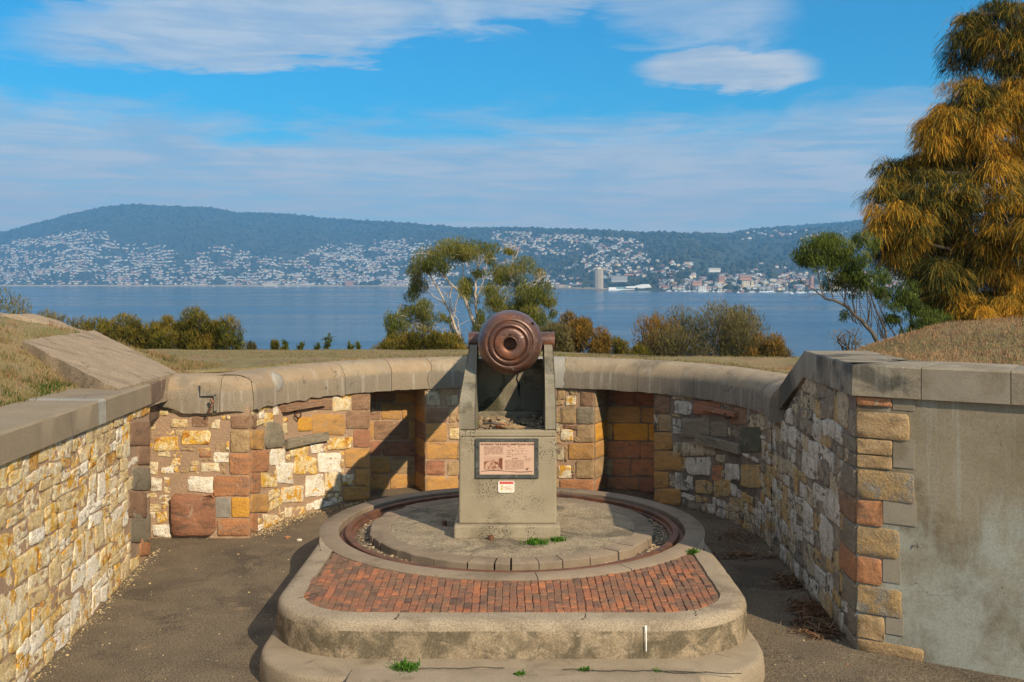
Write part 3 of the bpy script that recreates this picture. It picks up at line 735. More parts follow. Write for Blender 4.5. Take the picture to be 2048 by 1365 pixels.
def stone(sf, poly, mat, parent, proud=0.025, joint=0.014, rnd=0.22, rough=0.006, name='stone', nside=4):
    """one stone from a quad [(u,v)x4]: rounded uneven outline, pillowed face."""
    c = Vector((sum(p[0] for p in poly) / 4, sum(p[1] for p in poly) / 4)); jag = .17 if rnd > .1 else .05
    sz0 = min((Vector(poly[1]) - Vector(poly[0])).length, (Vector(poly[2]) - Vector(poly[1])).length)
    P = [Vector(p) + (Vector((R.uniform(-.10, .10), R.uniform(-.10, .10))) * sz0 if rnd > .1 else Vector((R.uniform(-.004, .004), R.uniform(-.004, .004)))) for p in poly]
    if rnd > .1: rnd *= .55
    sz = sqrt(max(1e-4, abs((P[2] - P[0]).cross(P[3] - P[1])) / 2))
    # inset for the joint
    Q = []
    for p in P:
        d = p - c; l = d.length
        Q.append(c + d * max(0.3, (l - joint * 1.2) / l))
    sd = R.uniform(0, 99); out = []
    for i in range(4):
        a, b = Q[i], Q[(i + 1) % 4]
        e = rnd * sz
        L_ = (b - a).length; t0 = min(0.35, e / max(L_, 1e-3))
        for k in range(nside):
            t = t0 + (1 - 2 * t0) * k / (nside - 1)
            q = a.lerp(b, t)
            m_ = (q - c)
            j = 1 + jag * (n2(q.x * 14 + sd, q.y * 14, sd) + .6 * n2(q.x * 37 + sd, q.y * 37, sd))
            out.append(c + m_ * j)
    n = len(out)
    rings = [(1.0, -0.012), (0.992, proud * 0.8), (0.955, proud), (0.5, proud)]
    V = []
    def lim(u, v): return min(v, sf.vt(u) - 0.004)
    for k, (sc, d) in enumerate(rings):
        for q in out:
            w = c + (q - c) * sc
            dd = d + (rough * 2.6 * n2(w.x * 19 + sd, w.y * 19, 5) if k > 1 else 0)
            V.append(sf.pos(w.x, max(0.0, lim(w.x, w.y)), dd))
    V.append(sf.pos(c.x, lim(c.x, c.y), proud + rough * n2(c.x * 9, c.y * 9, sd) * 2))
    F = []
    for r in range(len(rings) - 1):
        for i in range(n):
            F.append((r * n + i, r * n + (i + 1) % n, (r + 1) * n + (i + 1) % n, (r + 1) * n + i))
    for i in range(n): F.append(((len(rings) - 1) * n + i, (len(rings) - 1) * n + (i + 1) % n, len(rings) * n))
    if sf.sg < 0: pass
    return mk(name, V, F, mat, parent, smooth=True)

def ashlar(sf, rect, mat, parent, proud=0.02, joint=0.010, name='stone'):
    proud = min(proud, .016); joint = min(joint, .005)
    return stone(sf, rect if len(rect) == 4 and hasattr(rect[0], '__len__') else sf.pxrect(*rect), mat, parent, proud, joint, rnd=0.06, rough=0.007, name=name)

def bsp(u0, v0, u1, v1, wr, hr, out, rng):
    w, h = u1 - u0, v1 - v0
    tw = rng.uniform(*wr); th = rng.uniform(*hr)
    if w > tw * 1.25 and (w / tw >= h / th):
        m = u0 + w * rng.uniform(.36, .64) if w < 2.4 * tw else u0 + tw * rng.uniform(.7, 1.2)
        bsp(u0, v0, m, v1, wr, hr, out, rng); bsp(m, v0, u1, v1, wr, hr, out, rng)
    elif h > th * 1.3:
        m = v0 + h * rng.uniform(.36, .64) if h < 2.4 * th else v0 + th * rng.uniform(.7, 1.2)
        bsp(u0, v0, u1, m, wr, hr, out, rng); bsp(u0, m, u1, v1, wr, hr, out, rng)
    else: out.append((u0, v0, u1, v1))

def rubble(sf, parent, mats, wr, hr, blocks, seed, u0=0.0, u1=None, v0=0.01, proud=(0.008, 0.024), joint=(0.008, 0.02), skip=0.0, cap=300, warp=0.03, vmax=None):
    rng = random.Random(seed); cells = []
    u1 = sf.len if u1 is None else u1
    # rows first, stones in the row next: roughly coursed
    v = v0; top = vmax or max(sf.vt(u0 + (u1 - u0) * i / 20) for i in range(21))
    while v < top - 0.06:
        h = rng.uniform(hr[0] * 1.5, hr[1] * 1.9)
        if top - v - h < hr[0]: h = top - v
        bsp(u0, v, u1, v + h, wr, hr, cells, rng); v += h
    bb = []
    for b in blocks:
        us = [q[0] for q in b]; vs = [q[1] for q in b]; bb.append((min(us), min(vs), max(us), max(vs)))
    made = 0
    for (a, b, c, d) in cells:
        r = [a, b, c, d]; ok = True
        for (x0, y0, x1, y1) in bb:
            if r[0] < x1 - .01 and r[2] > x0 + .01 and r[1] < y1 - .01 and r[3] > y0 + .01:
                cuts = [(x0 - r[0], (r[0], r[1], x0, r[3])), (r[2] - x1, (x1, r[1], r[2], r[3])), (y0 - r[1], (r[0], r[1], r[2], y0)), (r[3] - y1, (r[0], y1, r[2], r[3]))]
                cuts.sort(key=lambda q: -((q[1][2] - q[1][0]) * (q[1][3] - q[1][1])) if q[0] > 0 else 9)
                if cuts[0][0] <= 0.045: ok = False; break
                r = list(cuts[0][1])
        if not ok: continue
        mid = (r[0] + r[2]) / 2; t = sf.vt(mid)
        if r[1] > t - 0.07: continue
        r[3] = min(r[3], t)
        if r[2] - r[0] < 0.05 or r[3] - r[1] < 0.045: continue
        if rng.random() < skip: continue
        if made >= cap: break
        P = []
        for (u, v_) in ((r[0], r[3]), (r[2], r[3]), (r[2], r[1]), (r[0], r[1])):
            P.append((u + warp * n2(u * 3.1, v_ * 3.1, seed) + rng.uniform(-.012, .012), v_ + warp * n2(u * 2.7, v_ * 2.7, seed + 9) + rng.uniform(-.012, .012)))
        k = rng.choices(range(len(mats)), [m_[1] for m_ in mats])[0]
        stone(sf, P, mats[k][0], parent, rng.uniform(*proud), rng.uniform(*joint), rnd=rng.uniform(.11, .2), rough=0.008)
        made += 1
    return made

# ---- left wall
def build_left_wall():
    A = Vector((-3.72, 6.05)); B = Vector((-4.385, 12.38))
    sf = Surf([A, B], lambda u: 1.95 - 0.10 * u / 6.3)
    e = empty('rubble_wall', (A.x, A.y, 0), 'sunlit rubble wall of cream and yellow stones along the left side', 'wall')
    wall_mesh(sf, 'mortar', M['mortar'], e)
    # core and far end
    b = MB(); b.v = [(A.x - .01, A.y, -.1), (B.x - .01, B.y, -.1), (B.x - .6, B.y, -.1), (A.x - .6, A.y, -.1), (A.x - .01, A.y, 1.9), (B.x - .01, B.y, 1.85), (B.x - .6, B.y, 1.85), (A.x - .6, A.y, 1.9)]
    b.f = [(1, 2, 6, 5), (0, 4, 7, 3), (2, 3, 7, 6)]; b.build('wall_core', M['mortar'], e)
    def r(x0, y0, x1, y1): return (x0 / 2.333, 780 + y0 / 2.333, x1 / 2.333, 780 + y1 / 2.333)
    bl = []
    for (q, m) in ((r(602, 150, 697, 262), 'brown'), (r(640, 262, 697, 350), 'brown'), (r(612, 362, 697, 470), 'grey'), (r(596, 478, 680, 598), 'brown'), (r(606, 575, 699, 712), 'grey'), (r(650, 690, 697, 775), 'orange')):
        pr = sf.pxrect(*q); bl.append(pr); ashlar(sf, pr, M[m], e, 0.03)
    n = rubble(sf, e, [(M['cream'], 4), (M['white'], 2.2), (M['yellow'], 2.6), (M['straw'], 3.0), (M['rusty'], .8)], (0.28, 0.60), (0.13, 0.26), bl, 5, u0=0.8, joint=(0.002, 0.012), proud=(0.004, 0.016), warp=.05)
    return e, n
LW, nl = build_left_wall()

def sweep(name, path, prof, mat, parent, zs=None, closed=False, jitter=0.004, sub=0.12, wear=0.006, seed=0, caps=True, left=True):
    """path: plan points; prof: (outward, z) where outward is to the right of travel."""
    pts = []; zz = []
    for i in range(len(path) - 1):
        a, b = Vector(path[i]), Vector(path[i + 1]); n = max(1, int((b - a).length / sub))
        za, zb = (zs[i], zs[i + 1]) if zs else (0, 0)
        for k in range(n):
            pts.append(a.lerp(b, k / n)); zz.append(za + (zb - za) * k / n)
    pts.append(Vector(path[-1])); zz.append(zs[-1] if zs else 0)
    V = []; n = len(prof)
    for i, p in enumerate(pts):
        t1 = (pts[i] - pts[i - 1]).normalized() if i > 0 else None
        t2 = (pts[i + 1] - pts[i]).normalized() if i < len(pts) - 1 else None
        t = ((t1 or t2) + (t2 or t1)).normalized()
        nr = Vector((t.y, -t.x)) * (1 if left else -1)
        m = 1 / max(0.5, sqrt((1 + (t1 or t2).dot(t2 or t1)) / 2))
        for (o, z) in prof:
            q = p + nr * (o * m)
            w = wear * mn.noise(Vector((q.x * 5, q.y * 5, z * 7 + seed))) + wear * .5 * mn.noise(Vector((q.x * 17, q.y * 17, z * 17)))
            V.append((q.x + nr.x * w, q.y + nr.y * w, z + zz[i] + w * .5))
    F = []
    for i in range(len(pts) - 1):
        for k in range(n):
            a = i * n + k; b = i * n + (k + 1) % n
            q = (a, b, b + n, a + n); F.append(q if left else q[::-1])
    if caps: F.append(tuple(range(n))[::-1]); F.append(tuple(range((len(pts) - 1) * n, len(pts) * n)))
    return mk(name, V, F, mat, parent, smooth=False)

def smooth_by_angle(o, a=40):
    me = o.data
    me.polygons.foreach_set('use_smooth', [True] * len(me.polygons))
    try: me.set_sharp_from_angle(angle=radians(a))
    except Exception: pass
    return o

def build_left_coping():
    d = (Vector((-4.385, 12.38)) - Vector((-3.72, 6.05))).normalized()
    A0 = Vector((-3.72, 6.05)); nr = Vector((d.y, -d.x))
    def at(y): return A0 + d * ((y - 6.05) / d.y)
    pr = [(0.05, 1.86), (0.05, 2.085), (0.03, 2.105), (-0.66, 2.115), (-0.66, 1.70), (-0.2, 1.70), (-0.2, 1.86)]
    def z(y): return 0.055 - 0.085 * (y - 7.7) / 4.6
    for (y0, y1, m) in ((5.0, 10.16, 'lcoping'), (10.165, 10.40, 'cement'), (10.405, 12.24, 'lcoping')):
        smooth_by_angle(sweep('coping_section', [at(y0), at(y1)], pr, M[m], LW, [z(y0), z(y1)], sub=0.15, wear=0.010, seed=y0))
    smooth_by_angle(sweep('coping_block', [at(12.25), at(13.55)], [(0.052, 1.86), (0.052, 2.09), (0.02, 2.105), (-0.66, 2.115), (-0.66, 1.6), (-0.05, 1.6), (-0.05, 1.84)], M['dblock'], LW, [z(12.3), z(12.3)], sub=0.08, wear=0.02, seed=3))
build_left_coping()

def build_curved_wall():
    e = empty('curved_parapet_wall', (CC.x, CC.y + RW, 0), 'curved stone parapet wall with two niches behind the gun', 'wall')
    pc = Vector((-3.365, 13.15))
    a_start = ang(Vector((-3.33, 13.35)))
    N1L, N1R, N2L, N2R = [arc_pt(x) for x in (740, 851, 1190, 1308)]
    A = Surf([(-4.85, 13.13), pc])
    Bp = [pc] + [p for p in arc(pi - 0.16, ang(N1L), n=14)]
    Bs = Surf(Bp)
    Cs = Surf(arc(ang(N1R), ang(N2L), n=14))
    aend = -0.10
    Ds = Surf(arc(ang(N2R), aend, n=18))
    def niche(l, r, dep=0.55):
        al, ar = ang(l), ang(r)
        u = lambda a: Vector((cos(a), sin(a)))
        lb = l + u(al) * dep; rb = r + u(ar) * dep
        return Surf([l, lb]), Surf([lb] + arc(al, ar, RW + dep, 5)[1:-1] + [rb]), Surf([rb, r])
    n1 = niche(N1L, N1R); n2_ = niche(N2L, N2R)
    for s_ in (A, Bs): wall_mesh(s_, 'mortar', M['mortar'], e)
    for s_ in n1 + (Cs,): wall_mesh(s_, 'mortar', M['mortar'], e, amp=.006)
    for s_ in n2_ + (Ds,): wall_mesh(s_, 'mortar', M['mortar_grey'], e, amp=.006)
    # ---- hand placed blocks, zoomed picture coordinates turned into wall coordinates
    K = 3.5
    def q1(x0, y0, x1, y1): return (290 + x0 / K, 700 + y0 / K, 290 + x1 / K, 700 + y1 / K)
    blA, blB, blC, blD = [], [], [], []
    px_c = 1024 + FPX * pc.x / pc.y
    def onA(q, m, pr=.03):
        x0, y0, x1, y1 = q1(*q); x1 = min(x1, px_c)
        r_ = A.pxrect(x0, y0, x1, y1); blA.append(r_); ashlar(A, r_, M[m], e, pr)
    def onB(q, m, pr=.025):
        x0, y0, x1, y1 = q1(*q); x0 = max(x0, px_c + .3)
        r_ = Bs.pxrect(x0, y0, x1, y1); blB.append(r_); ashlar(Bs, r_, M[m], e, pr)
    for q, m in (((600, 560, 735, 722), 'tan'), ((592, 726, 735, 872), 'orange'), ((475, 884, 735, 1022), 'orange'), ((605, 1030, 735, 1175), 'gold'), ((505, 1182, 735, 1300), 'orange'), ((600, 458, 735, 552), 'brown'), ((470, 1034, 600, 1176), 'cement')): onA(q, m, .03 if m != 'cement' else .012)
    r_ = A.pxrect(*q1(185, 1008, 500, 1298)); blA.append(r_); stone(A, r_, M['red'], e, 0.07, 0.006, rnd=0.09, rough=0.03, nside=5)
    for q, m in (((735, 560, 826, 700), 'ochre'), ((735, 706, 865, 856), 'orange'), ((735, 862, 805, 1004), 'orange'), ((735, 1010, 860, 1140), 'ochre'), ((735, 1148, 785, 1275), 'orange'), ((740, 462, 775, 552), 'brown'),
                 ((1065, 470, 1165, 570), 'gold'), ((1167, 447, 1397, 598), 'ochre'), ((1447, 297, 1573, 422), 'brown'), ((1403, 428, 1573, 556), 'brown'), ((1455, 560, 1573, 685), 'red'), ((1395, 690, 1573, 828), 'ochre'), ((1468, 832, 1573, 955), 'ochre'), ((1382, 960, 1573, 1062), 'ochre'), ((938, 345, 1310, 418), 'brown')): onB(q, m)
    x0, y0, x1, y1 = q1(835, 500, 966, 685); r_ = Bs.pxrect(x0, y0, x1, y1); blB.append(r_); stone(Bs, r_, M['grey'], e, .03, .01, rnd=.25)
    for q, m in (((1320, 315, 1440, 425), 'cream'), ((872, 690, 980, 800), 'white'), ((920, 795, 1032, 930), 'white'), ((1042, 742, 1200, 880), 'yellow'), ((1215, 735, 1370, 860), 'white'), ((1115, 880, 1245, 1028), 'white'), ((950, 955, 1112, 1062), 'cream'), ((1250, 850, 1372, 1000), 'cream'), ((1272, 610, 1443, 700), 'yellow'), ((1155, 655, 1243, 722), 'white'), ((1010, 668, 1140, 742), 'yellow'), ((810, 862, 905, 965), 'yellow'), ((820, 1155, 935, 1260), 'cream'), ((1375, 865, 1455, 950), 'cream'), ((835, 440, 895, 530), 'yellow')):
        r_ = Bs.pxrect(*q1(*q)); blB.append(r_); stone(Bs, r_, M[m], e, .012, .003, rnd=.13, rough=.009)
    for q, m in (((300, 888, 470, 995), 'white'), ((480, 718, 585, 790), 'white'), ((385, 788, 522, 856), 'cream'), ((270, 568, 462, 672), 'yellow'), ((68, 605, 240, 712), 'yellow'), ((45, 1218, 175, 1305), 'white'), ((50, 898, 120, 990), 'white'), ((32, 785, 90, 868), 'cream'), ((108, 820, 202, 866), 'white'), ((82, 1130, 150, 1210), 'yellow'), ((330, 462, 442, 535), 'brown'), ((470, 486, 525, 548), 'cream'), ((55, 360, 165, 450), 'yellow'), ((175, 362, 290, 440), 'yellow'), ((180, 488, 300, 540), 'straw'), ((382, 712, 465, 750), 'orange'), ((310, 815, 365, 852), 'cream')):
        r_ = A.pxrect(*q1(*q)); blA.append(r_); stone(A, r_, M[m], e, .012, .002, rnd=.14, rough=.009)
    K2 = 3.1015
    def q2(x0, y0, x1, y1, ox): return (ox + x0 / K2, 560 + y0 / K2, ox + x1 / K2, 560 + y1 / K2)
    def blk(sf, q, m, ox, store, pr=.02, x_lo=None, x_hi=None):
        x0, y0, x1, y1 = q2(*q, ox)
        if x_lo: x0 = max(x0, x_lo)
        if x_hi: x1 = min(x1, x_hi)
        r_ = sf.pxrect(x0, y0, x1, y1)
        if store is not None: store.append(r_)
        ashlar(sf, r_, M[m], e, pr, joint=.006)
    # centre, left half (crop 2) and right half (crop 3)
    for q, m in (((1092, 690, 1180, 780), 'lcream'), ((1215, 715, 1290, 780), 'lcream'), ((1090, 795, 1225, 886), 'brown'), ((1090, 890, 1222, 1002), 'ochre'), ((1236, 920, 1300, 990), 'straw'), ((1090, 1008, 1290, 1112), 'ochre'), ((1092, 1118, 1208, 1212), 'red'), ((1092, 1218, 1290, 1330), 'ochre'), ((1225, 1130, 1295, 1215), 'tan')): blk(Cs, q, m, 500, blC)
    for q, m in (((345, 682, 430, 784), 'brown'), ((322, 788, 430, 896), 'grey'), ((222, 788, 320, 893), 'tan'), ((322, 900, 430, 1010), 'tan'), ((266, 1014, 430, 1114), 'ochre'), ((316, 1120, 430, 1234), 'tan'), ((215, 1240, 430, 1345), 'orange'), ((222, 925, 300, 1000), 'cream'), ((205, 1150, 290, 1230), 'cream'), ((250, 720, 318, 780), 'cream')): blk(Cs, q, m, 1050, blC, x_hi=1189.5)
    J = n2_[0]
    for i, (y0, y1, m) in enumerate(((682, 786, 'tan'), (790, 892, 'tan'), (896, 1005, 'gold'), (1010, 1112, 'ochre'), (1118, 1232, 'tan'), (1238, 1340, 'orange'))):
        ua = 0.0; za = J.px(1191, 560 + y0 / K2)[1]; zb = J.px(1191, 560 + y1 / K2)[1]
        ashlar(J, [(0.0, za), (J.len, za), (J.len, zb), (0.0, zb)], M[m], e, .012, joint=.006)
    Bk = n2_[1]
    for q, m in (((470, 695, 556, 772), 'brown'), ((558, 695, 682, 778), 'red'), ((684, 700, 830, 782), 'red'), ((478, 784, 722, 886), 'ochre'), ((724, 790, 830, 886), 'ochre'), ((460, 890, 545, 990), 'ochre'), ((547, 890, 770, 998), 'gold'), ((772, 892, 830, 1000), 'gold'), ((480, 1002, 716, 1106), 'orange'), ((718, 1006, 830, 1110), 'orange'), ((460, 1112, 544, 1210), 'tan'), ((546, 1112, 656, 1220), 'orange'), ((658, 1114, 830, 1222), 'orange'), ((462, 1226, 706, 1335), 'orange'), ((708, 1228, 830, 1335), 'red')): blk(Bk, q, m, 1050, None, .014)
    Bk = n1[1]
    for q, m in (((690, 700, 900, 765), 'brown'), ((902, 700, 1030, 765), 'ochre'), ((690, 770, 808, 870), 'brown'), ((812, 768, 940, 866), 'ochre'), ((942, 770, 1040, 868), 'ochre'), ((690, 880, 764, 990), 'ochre'), ((768, 876, 982, 992), 'brown'), ((985, 876, 1040, 998), 'ochre'), ((690, 1000, 816, 1090), 'red'), ((820, 1000, 1040, 1090), 'red'), ((690, 1098, 866, 1200), 'ochre'), ((870, 1098, 1040, 1200), 'tan'), ((690, 1208, 860, 1300), 'ochre'), ((864, 1208, 1040, 1300), 'ochre')): blk(Bk, q, m, 500, None, .014)
    J = n1[2]
    for i in range(6):
        z1 = 1.62 - i * .27; z0 = z1 - .265
        ashlar(J, [(0.0, z1), (J.len, z1), (J.len, max(0, z0)), (0.0, max(0, z0))], M[('tan', 'ochre', 'brown', 'ochre', 'red', 'ochre')[i]], e, .01, joint=.006)
    for q, m in (((806, 712, 905, 830), 'brown'), ((830, 834, 912, 942), 'tan'), ((802, 946, 916, 1056), 'ochre'), ((802, 1060, 976, 1186), 'ochre'), ((802, 1190, 896, 1290), 'ochre'), ((802, 1294, 968, 1400), 'ochre'), ((972, 856, 1150, 984), 'grey'), ((1152, 876, 1262, 976), 'grey'), ((1335, 912, 1466, 1070), 'darkgreen'), ((1045, 750, 1215, 838), 'red'), ((1275, 790, 1380, 900), 'brown')): blk(Ds, q, m, 1050, blD, x_lo=1308.5)
    for q, m in (((922, 1000, 1190, 1088), 'lcream'), ((1000, 1092, 1153, 1212), 'lwhite'), ((1156, 1140, 1224, 1240), 'orange'), ((1240, 1140, 1332, 1242), 'lwhite'), ((1340, 1152, 1470, 1292), 'lyellow'), ((936, 1206, 1046, 1310), 'lwhite'), ((1060, 1235, 1165, 1325), 'lyellow'), ((1168, 1240, 1275, 1345), 'lyellow'), ((930, 745, 1036, 835), 'lwhite'), ((1478, 770, 1575, 850), 'ldark'), ((1395, 830, 1510, 930), 'lcream')):
        r_ = Ds.pxrect(*q2(*q, 1050)); blD.append(r_); stone(Ds, r_, M[m], e, .012, .003, rnd=.13, rough=.009)
    def ledge(sf, q, ox, KK, oy, m, dep, name, h=None):
        x0, y0, x1, y1 = ox + q[0] / KK, oy + q[1] / KK, ox + q[2] / KK, oy + q[3] / KK
        (u0, va), (u1, vb) = sf.px(x0, (y0 + y1) / 2), sf.px(x1, (y0 + y1) / 2); vm = (va + vb) / 2; hh = h or abs(sf.px(x0, y0)[1] - sf.px(x0, y1)[1]) / 2
        V, F = [], []
        for i in range(5):
            u = u0 + (u1 - u0) * i / 4; wob = .006 * n2(u * 9, 1)
            for (d, z) in ((-.05, vm - hh), (dep + wob, vm - hh * .8), (dep + wob, vm + hh * .75), (dep * .8, vm + hh), (-.05, vm + hh)): V.append(sf.pos(u, z, d))
        for i in range(4):
            for k in range(5): F.append((i * 5 + k, (i + 1) * 5 + k, (i + 1) * 5 + (k + 1) % 5, i * 5 + (k + 1) % 5))
        F += [(0, 1, 2, 3, 4), (24, 23, 22, 21, 20)]
        mk(name, V, F, M[m], e)
    ledge(Bs, (975, 600, 1265, 668), 290, K, 700, 'grey', .07, 'ledge'); blB.append(Bs.pxrect(*q1(975, 596, 1265, 668)))
    ledge(Ds, (1075, 990, 1350, 1052), 1050, K2, 560, 'grey', .07, 'ledge'); blD.append(Ds.pxrect(*q2(1075, 986, 1350, 1056, 1050)))
    # stone hoods over the ring bolts
    ledge(Bs, (950, 380, 1240, 412), 290, K, 700, 'brown', .09, 'ring_bolt_hood', .035)
    ledge(Ds, (1120, 800, 1330, 832), 1050, K2, 560, 'red', .09, 'ring_bolt_hood', .035)
    blB.append(Bs.pxrect(*q1(1000, 400, 1100, 560)))
    blD.append(Ds.pxrect(*q2(1150, 830, 1300, 876, 1050)))
    tot = len(e.children)
    tot += rubble(A, e, [(M['cream'], 2), (M['yellow'], 1.6), (M['straw'], 2), (M['tan'], 2)], (0.13, 0.26), (0.08, 0.15), blA, 21, u0=.15, joint=(.006, .02), proud=(.002, .010), skip=.5)
    tot += rubble(Bs, e, [(M['cream'], 3), (M['white'], 2), (M['yellow'], 2), (M['straw'], 2)], (0.15, 0.34), (0.08, 0.18), blB, 22, u0=.05, joint=(.001, .01), proud=(.004, .016))
    tot += rubble(Cs, e, [(M['tan'], 2), (M['lcream'], 1), (M['brown'], 1)], (0.2, 0.32), (0.16, 0.25), blC, 23, joint=(.008, .02))
    tot += rubble(Ds, e, [(M['lcream'], 3), (M['lwhite'], 2.4), (M['lyellow'], 2), (M['ldark'], 1)], (0.18, 0.36), (0.11, 0.22), blD, 24, joint=(.001, .01), proud=(.004, .018))
    # floor-level sandstone bench at the back of each niche
    # ---- coping with its bull-nosed top, in sections with cracked joints
    Rc = RW - 0.06
    path = [Vector((-4.62, 13.06)), Vector((-3.72, 13.07)), Vector((-3.47, 13.11)), Vector((-3.31, 13.24))]
    ring_ = arc(pi - 0.13, -0.26, Rc, 90)
    path += ring_[1:]
    L_ = [0]
    for a, b in zip(path, path[1:]): L_.append(L_[-1] + (b - a).length)
    def pt(s):
        s = max(0, min(s, L_[-1] - 1e-4))
        i = max(0, min(len(L_) - 2, next(k for k in range(len(L_)) if L_[k] > s) - 1))
        t = (path[i + 1] - path[i]).normalized(); n_ = Vector((t.y, -t.x))
        return path[i] + t * (s - L_[i]), n_
    def s_at(px):
        best = min(range(2000), key=lambda i: abs(screen3(pt(L_[-1] * i / 1999)[0]) - px))
        return L_[-1] * best / 1999
    def screen3(p): return 1024 + FPX * p.x / p.y
    prof = [(-.25, 1.63), (0.0, 1.63), (0.004, 1.70), (0.0, 1.78), (-.003, 1.86), (-.018, 1.925), (-.05, 1.985), (-.10, 2.035), (-.17, 2.068), (-.26, 2.085), (-.42, 2.09), (-.95, 2.02), (-1.0, 1.63)]
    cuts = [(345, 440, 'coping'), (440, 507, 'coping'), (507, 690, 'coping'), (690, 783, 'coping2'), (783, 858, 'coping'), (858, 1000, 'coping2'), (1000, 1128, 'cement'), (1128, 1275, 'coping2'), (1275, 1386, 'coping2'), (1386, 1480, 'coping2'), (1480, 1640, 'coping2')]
    Sx = [s_at(c[0]) for c in cuts] + [L_[-1]]
    Sx[0] = 0.0
    for ci, (pa, pb, m) in enumerate(cuts):
        s0, s1 = Sx[ci], Sx[ci + 1]
        n = max(3, int((s1 - s0) / .05)); V = []; np_ = len(prof)
        crackz = ci in (4, 5, 6, 7, 2)
        for i in range(n + 1):
            for k, (o, z) in enumerate(prof):
                t = i / n
                def zig(idx): return (.10 if idx in (5, 7) else .02) * n2(z * 6 + idx * 7, idx * 3.3) + .03 * n2(z * 19, idx * 5) * (1 if idx in (5, 7) else .2) + (.0 if k < 8 else .03 * n2(o * 6, idx))
                sa = s0 + (zig(ci) if ci > 0 else 0) + .004; sb = s1 + (zig(ci + 1) if ci < len(cuts) - 1 else 0) - .004
                p, nn_ = pt(sa + (sb - sa) * t)
                w = .007 * mn.noise(Vector((p.x * 4, p.y * 4, z * 6))) + .005 * mn.noise(Vector((p.x * 15, p.y * 15, z * 15)))
                zz = z
                if k < 2:   # broken lower arris
                    zz += (.035 if ci < 3 else .012) * n2(p.x * 6, p.y * 6, 4) + .008 * n2(p.x * 25, p.y * 25, 2)
                    if ci == 0: zz += .16 * max(0, 1 - t * 2.6)
                if 1 <= k <= 4: w += 0
                q = p + nn_ * (o + w) if k not in (11, 12) else p + nn_ * o
                V.append((q.x, q.y, zz + w * .4))
        F = []
        for i in range(n):
            for k in range(np_): F.append((i * np_ + k, i * np_ + (k + 1) % np_, (i + 1) * np_ + (k + 1) % np_, (i + 1) * np_ + k))
        F += [tuple(range(np_))[::-1], tuple(range(n * np_, n * np_ + np_))]
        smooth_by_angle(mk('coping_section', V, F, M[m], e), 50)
    # round cement plug and stepped repair on the coping
    for (px, py, rx, ry) in ((558, 754, 15, 16),):
        p = arc_pt(px, Rc); V = []; F = []
        n_ = 14; up = prof[1:11]; SL = [0]
        for q0, q1_ in zip(up, up[1:]): SL.append(SL[-1] + sqrt((q0[0] - q1_[0]) ** 2 + (q0[1] - q1_[1]) ** 2))
        def onprof(t):
            t = min(max(t, 0), SL[-1] - 1e-4); i = next(k for k in range(len(SL)) if SL[k] > t) - 1; w = (t - SL[i]) / (SL[i + 1] - SL[i])
            return up[i][0] + (up[i + 1][0] - up[i][0]) * w, up[i][1] + (up[i + 1][1] - up[i][1]) * w
        nn_ = (CC - p).normalized(); tt = Vector((-nn_.y, nn_.x))
        for j, (sc, dd) in enumerate(((1, -.004), (.94, .034), (.5, .036), (0.02, .036))):
            for i in range(n_):
                a = 2 * pi * i / n_; rad_ = sc * (1 + .08 * n2(cos(a) * 2, sin(a) * 2)); o_, z_ = onprof(.31 + .15 * sin(a) * rad_)
                q = p + tt * (cos(a) * .115 * rad_) + nn_ * (o_ + dd * .7); V.append((q.x, q.y, z_ + dd * .7))
        for j in range(3):
            for i in range(n_): F.append((j * n_ + i, j * n_ + (i + 1) % n_, (j + 1) * n_ + (i + 1) % n_, (j + 1) * n_ + i))
        mk('cement_patch', V, F, M['cement'], e, smooth=True)
    # shallow stepped slot in the left end of the coping and the rusted bolt hanging in it
    def P(px, py, Y): return PX(px, py, Y)
    b = MB(); Y = 13.035
    for (x0, y0, x1, y1) in ((401, 766, 419, 792), (419, 788, 432, 792), (428, 790, 434, 822)):
        a = P(x0, y1, Y); c = P(x1, y0, Y); b.box(a.x, Y - .006, a.z, c.x, Y + .02, c.z)
    b.build('slot_edge', M['coping2'], e)
    b = MB(); b.tube([P(417, 826, 13.0), P(423, 813, 12.98), P(428, 803, 13.02)], .012, 6)
    b.tube([P(422, 798, 12.98), P(426, 806, 12.98)], .02, 6)
    tag(b.build('rusted_bolt', M['rust'], None), 'short rusted bolt hanging from the broken left end of the curved coping', 'bolt')
    return e, tot
CW, ncw = build_curved_wall()

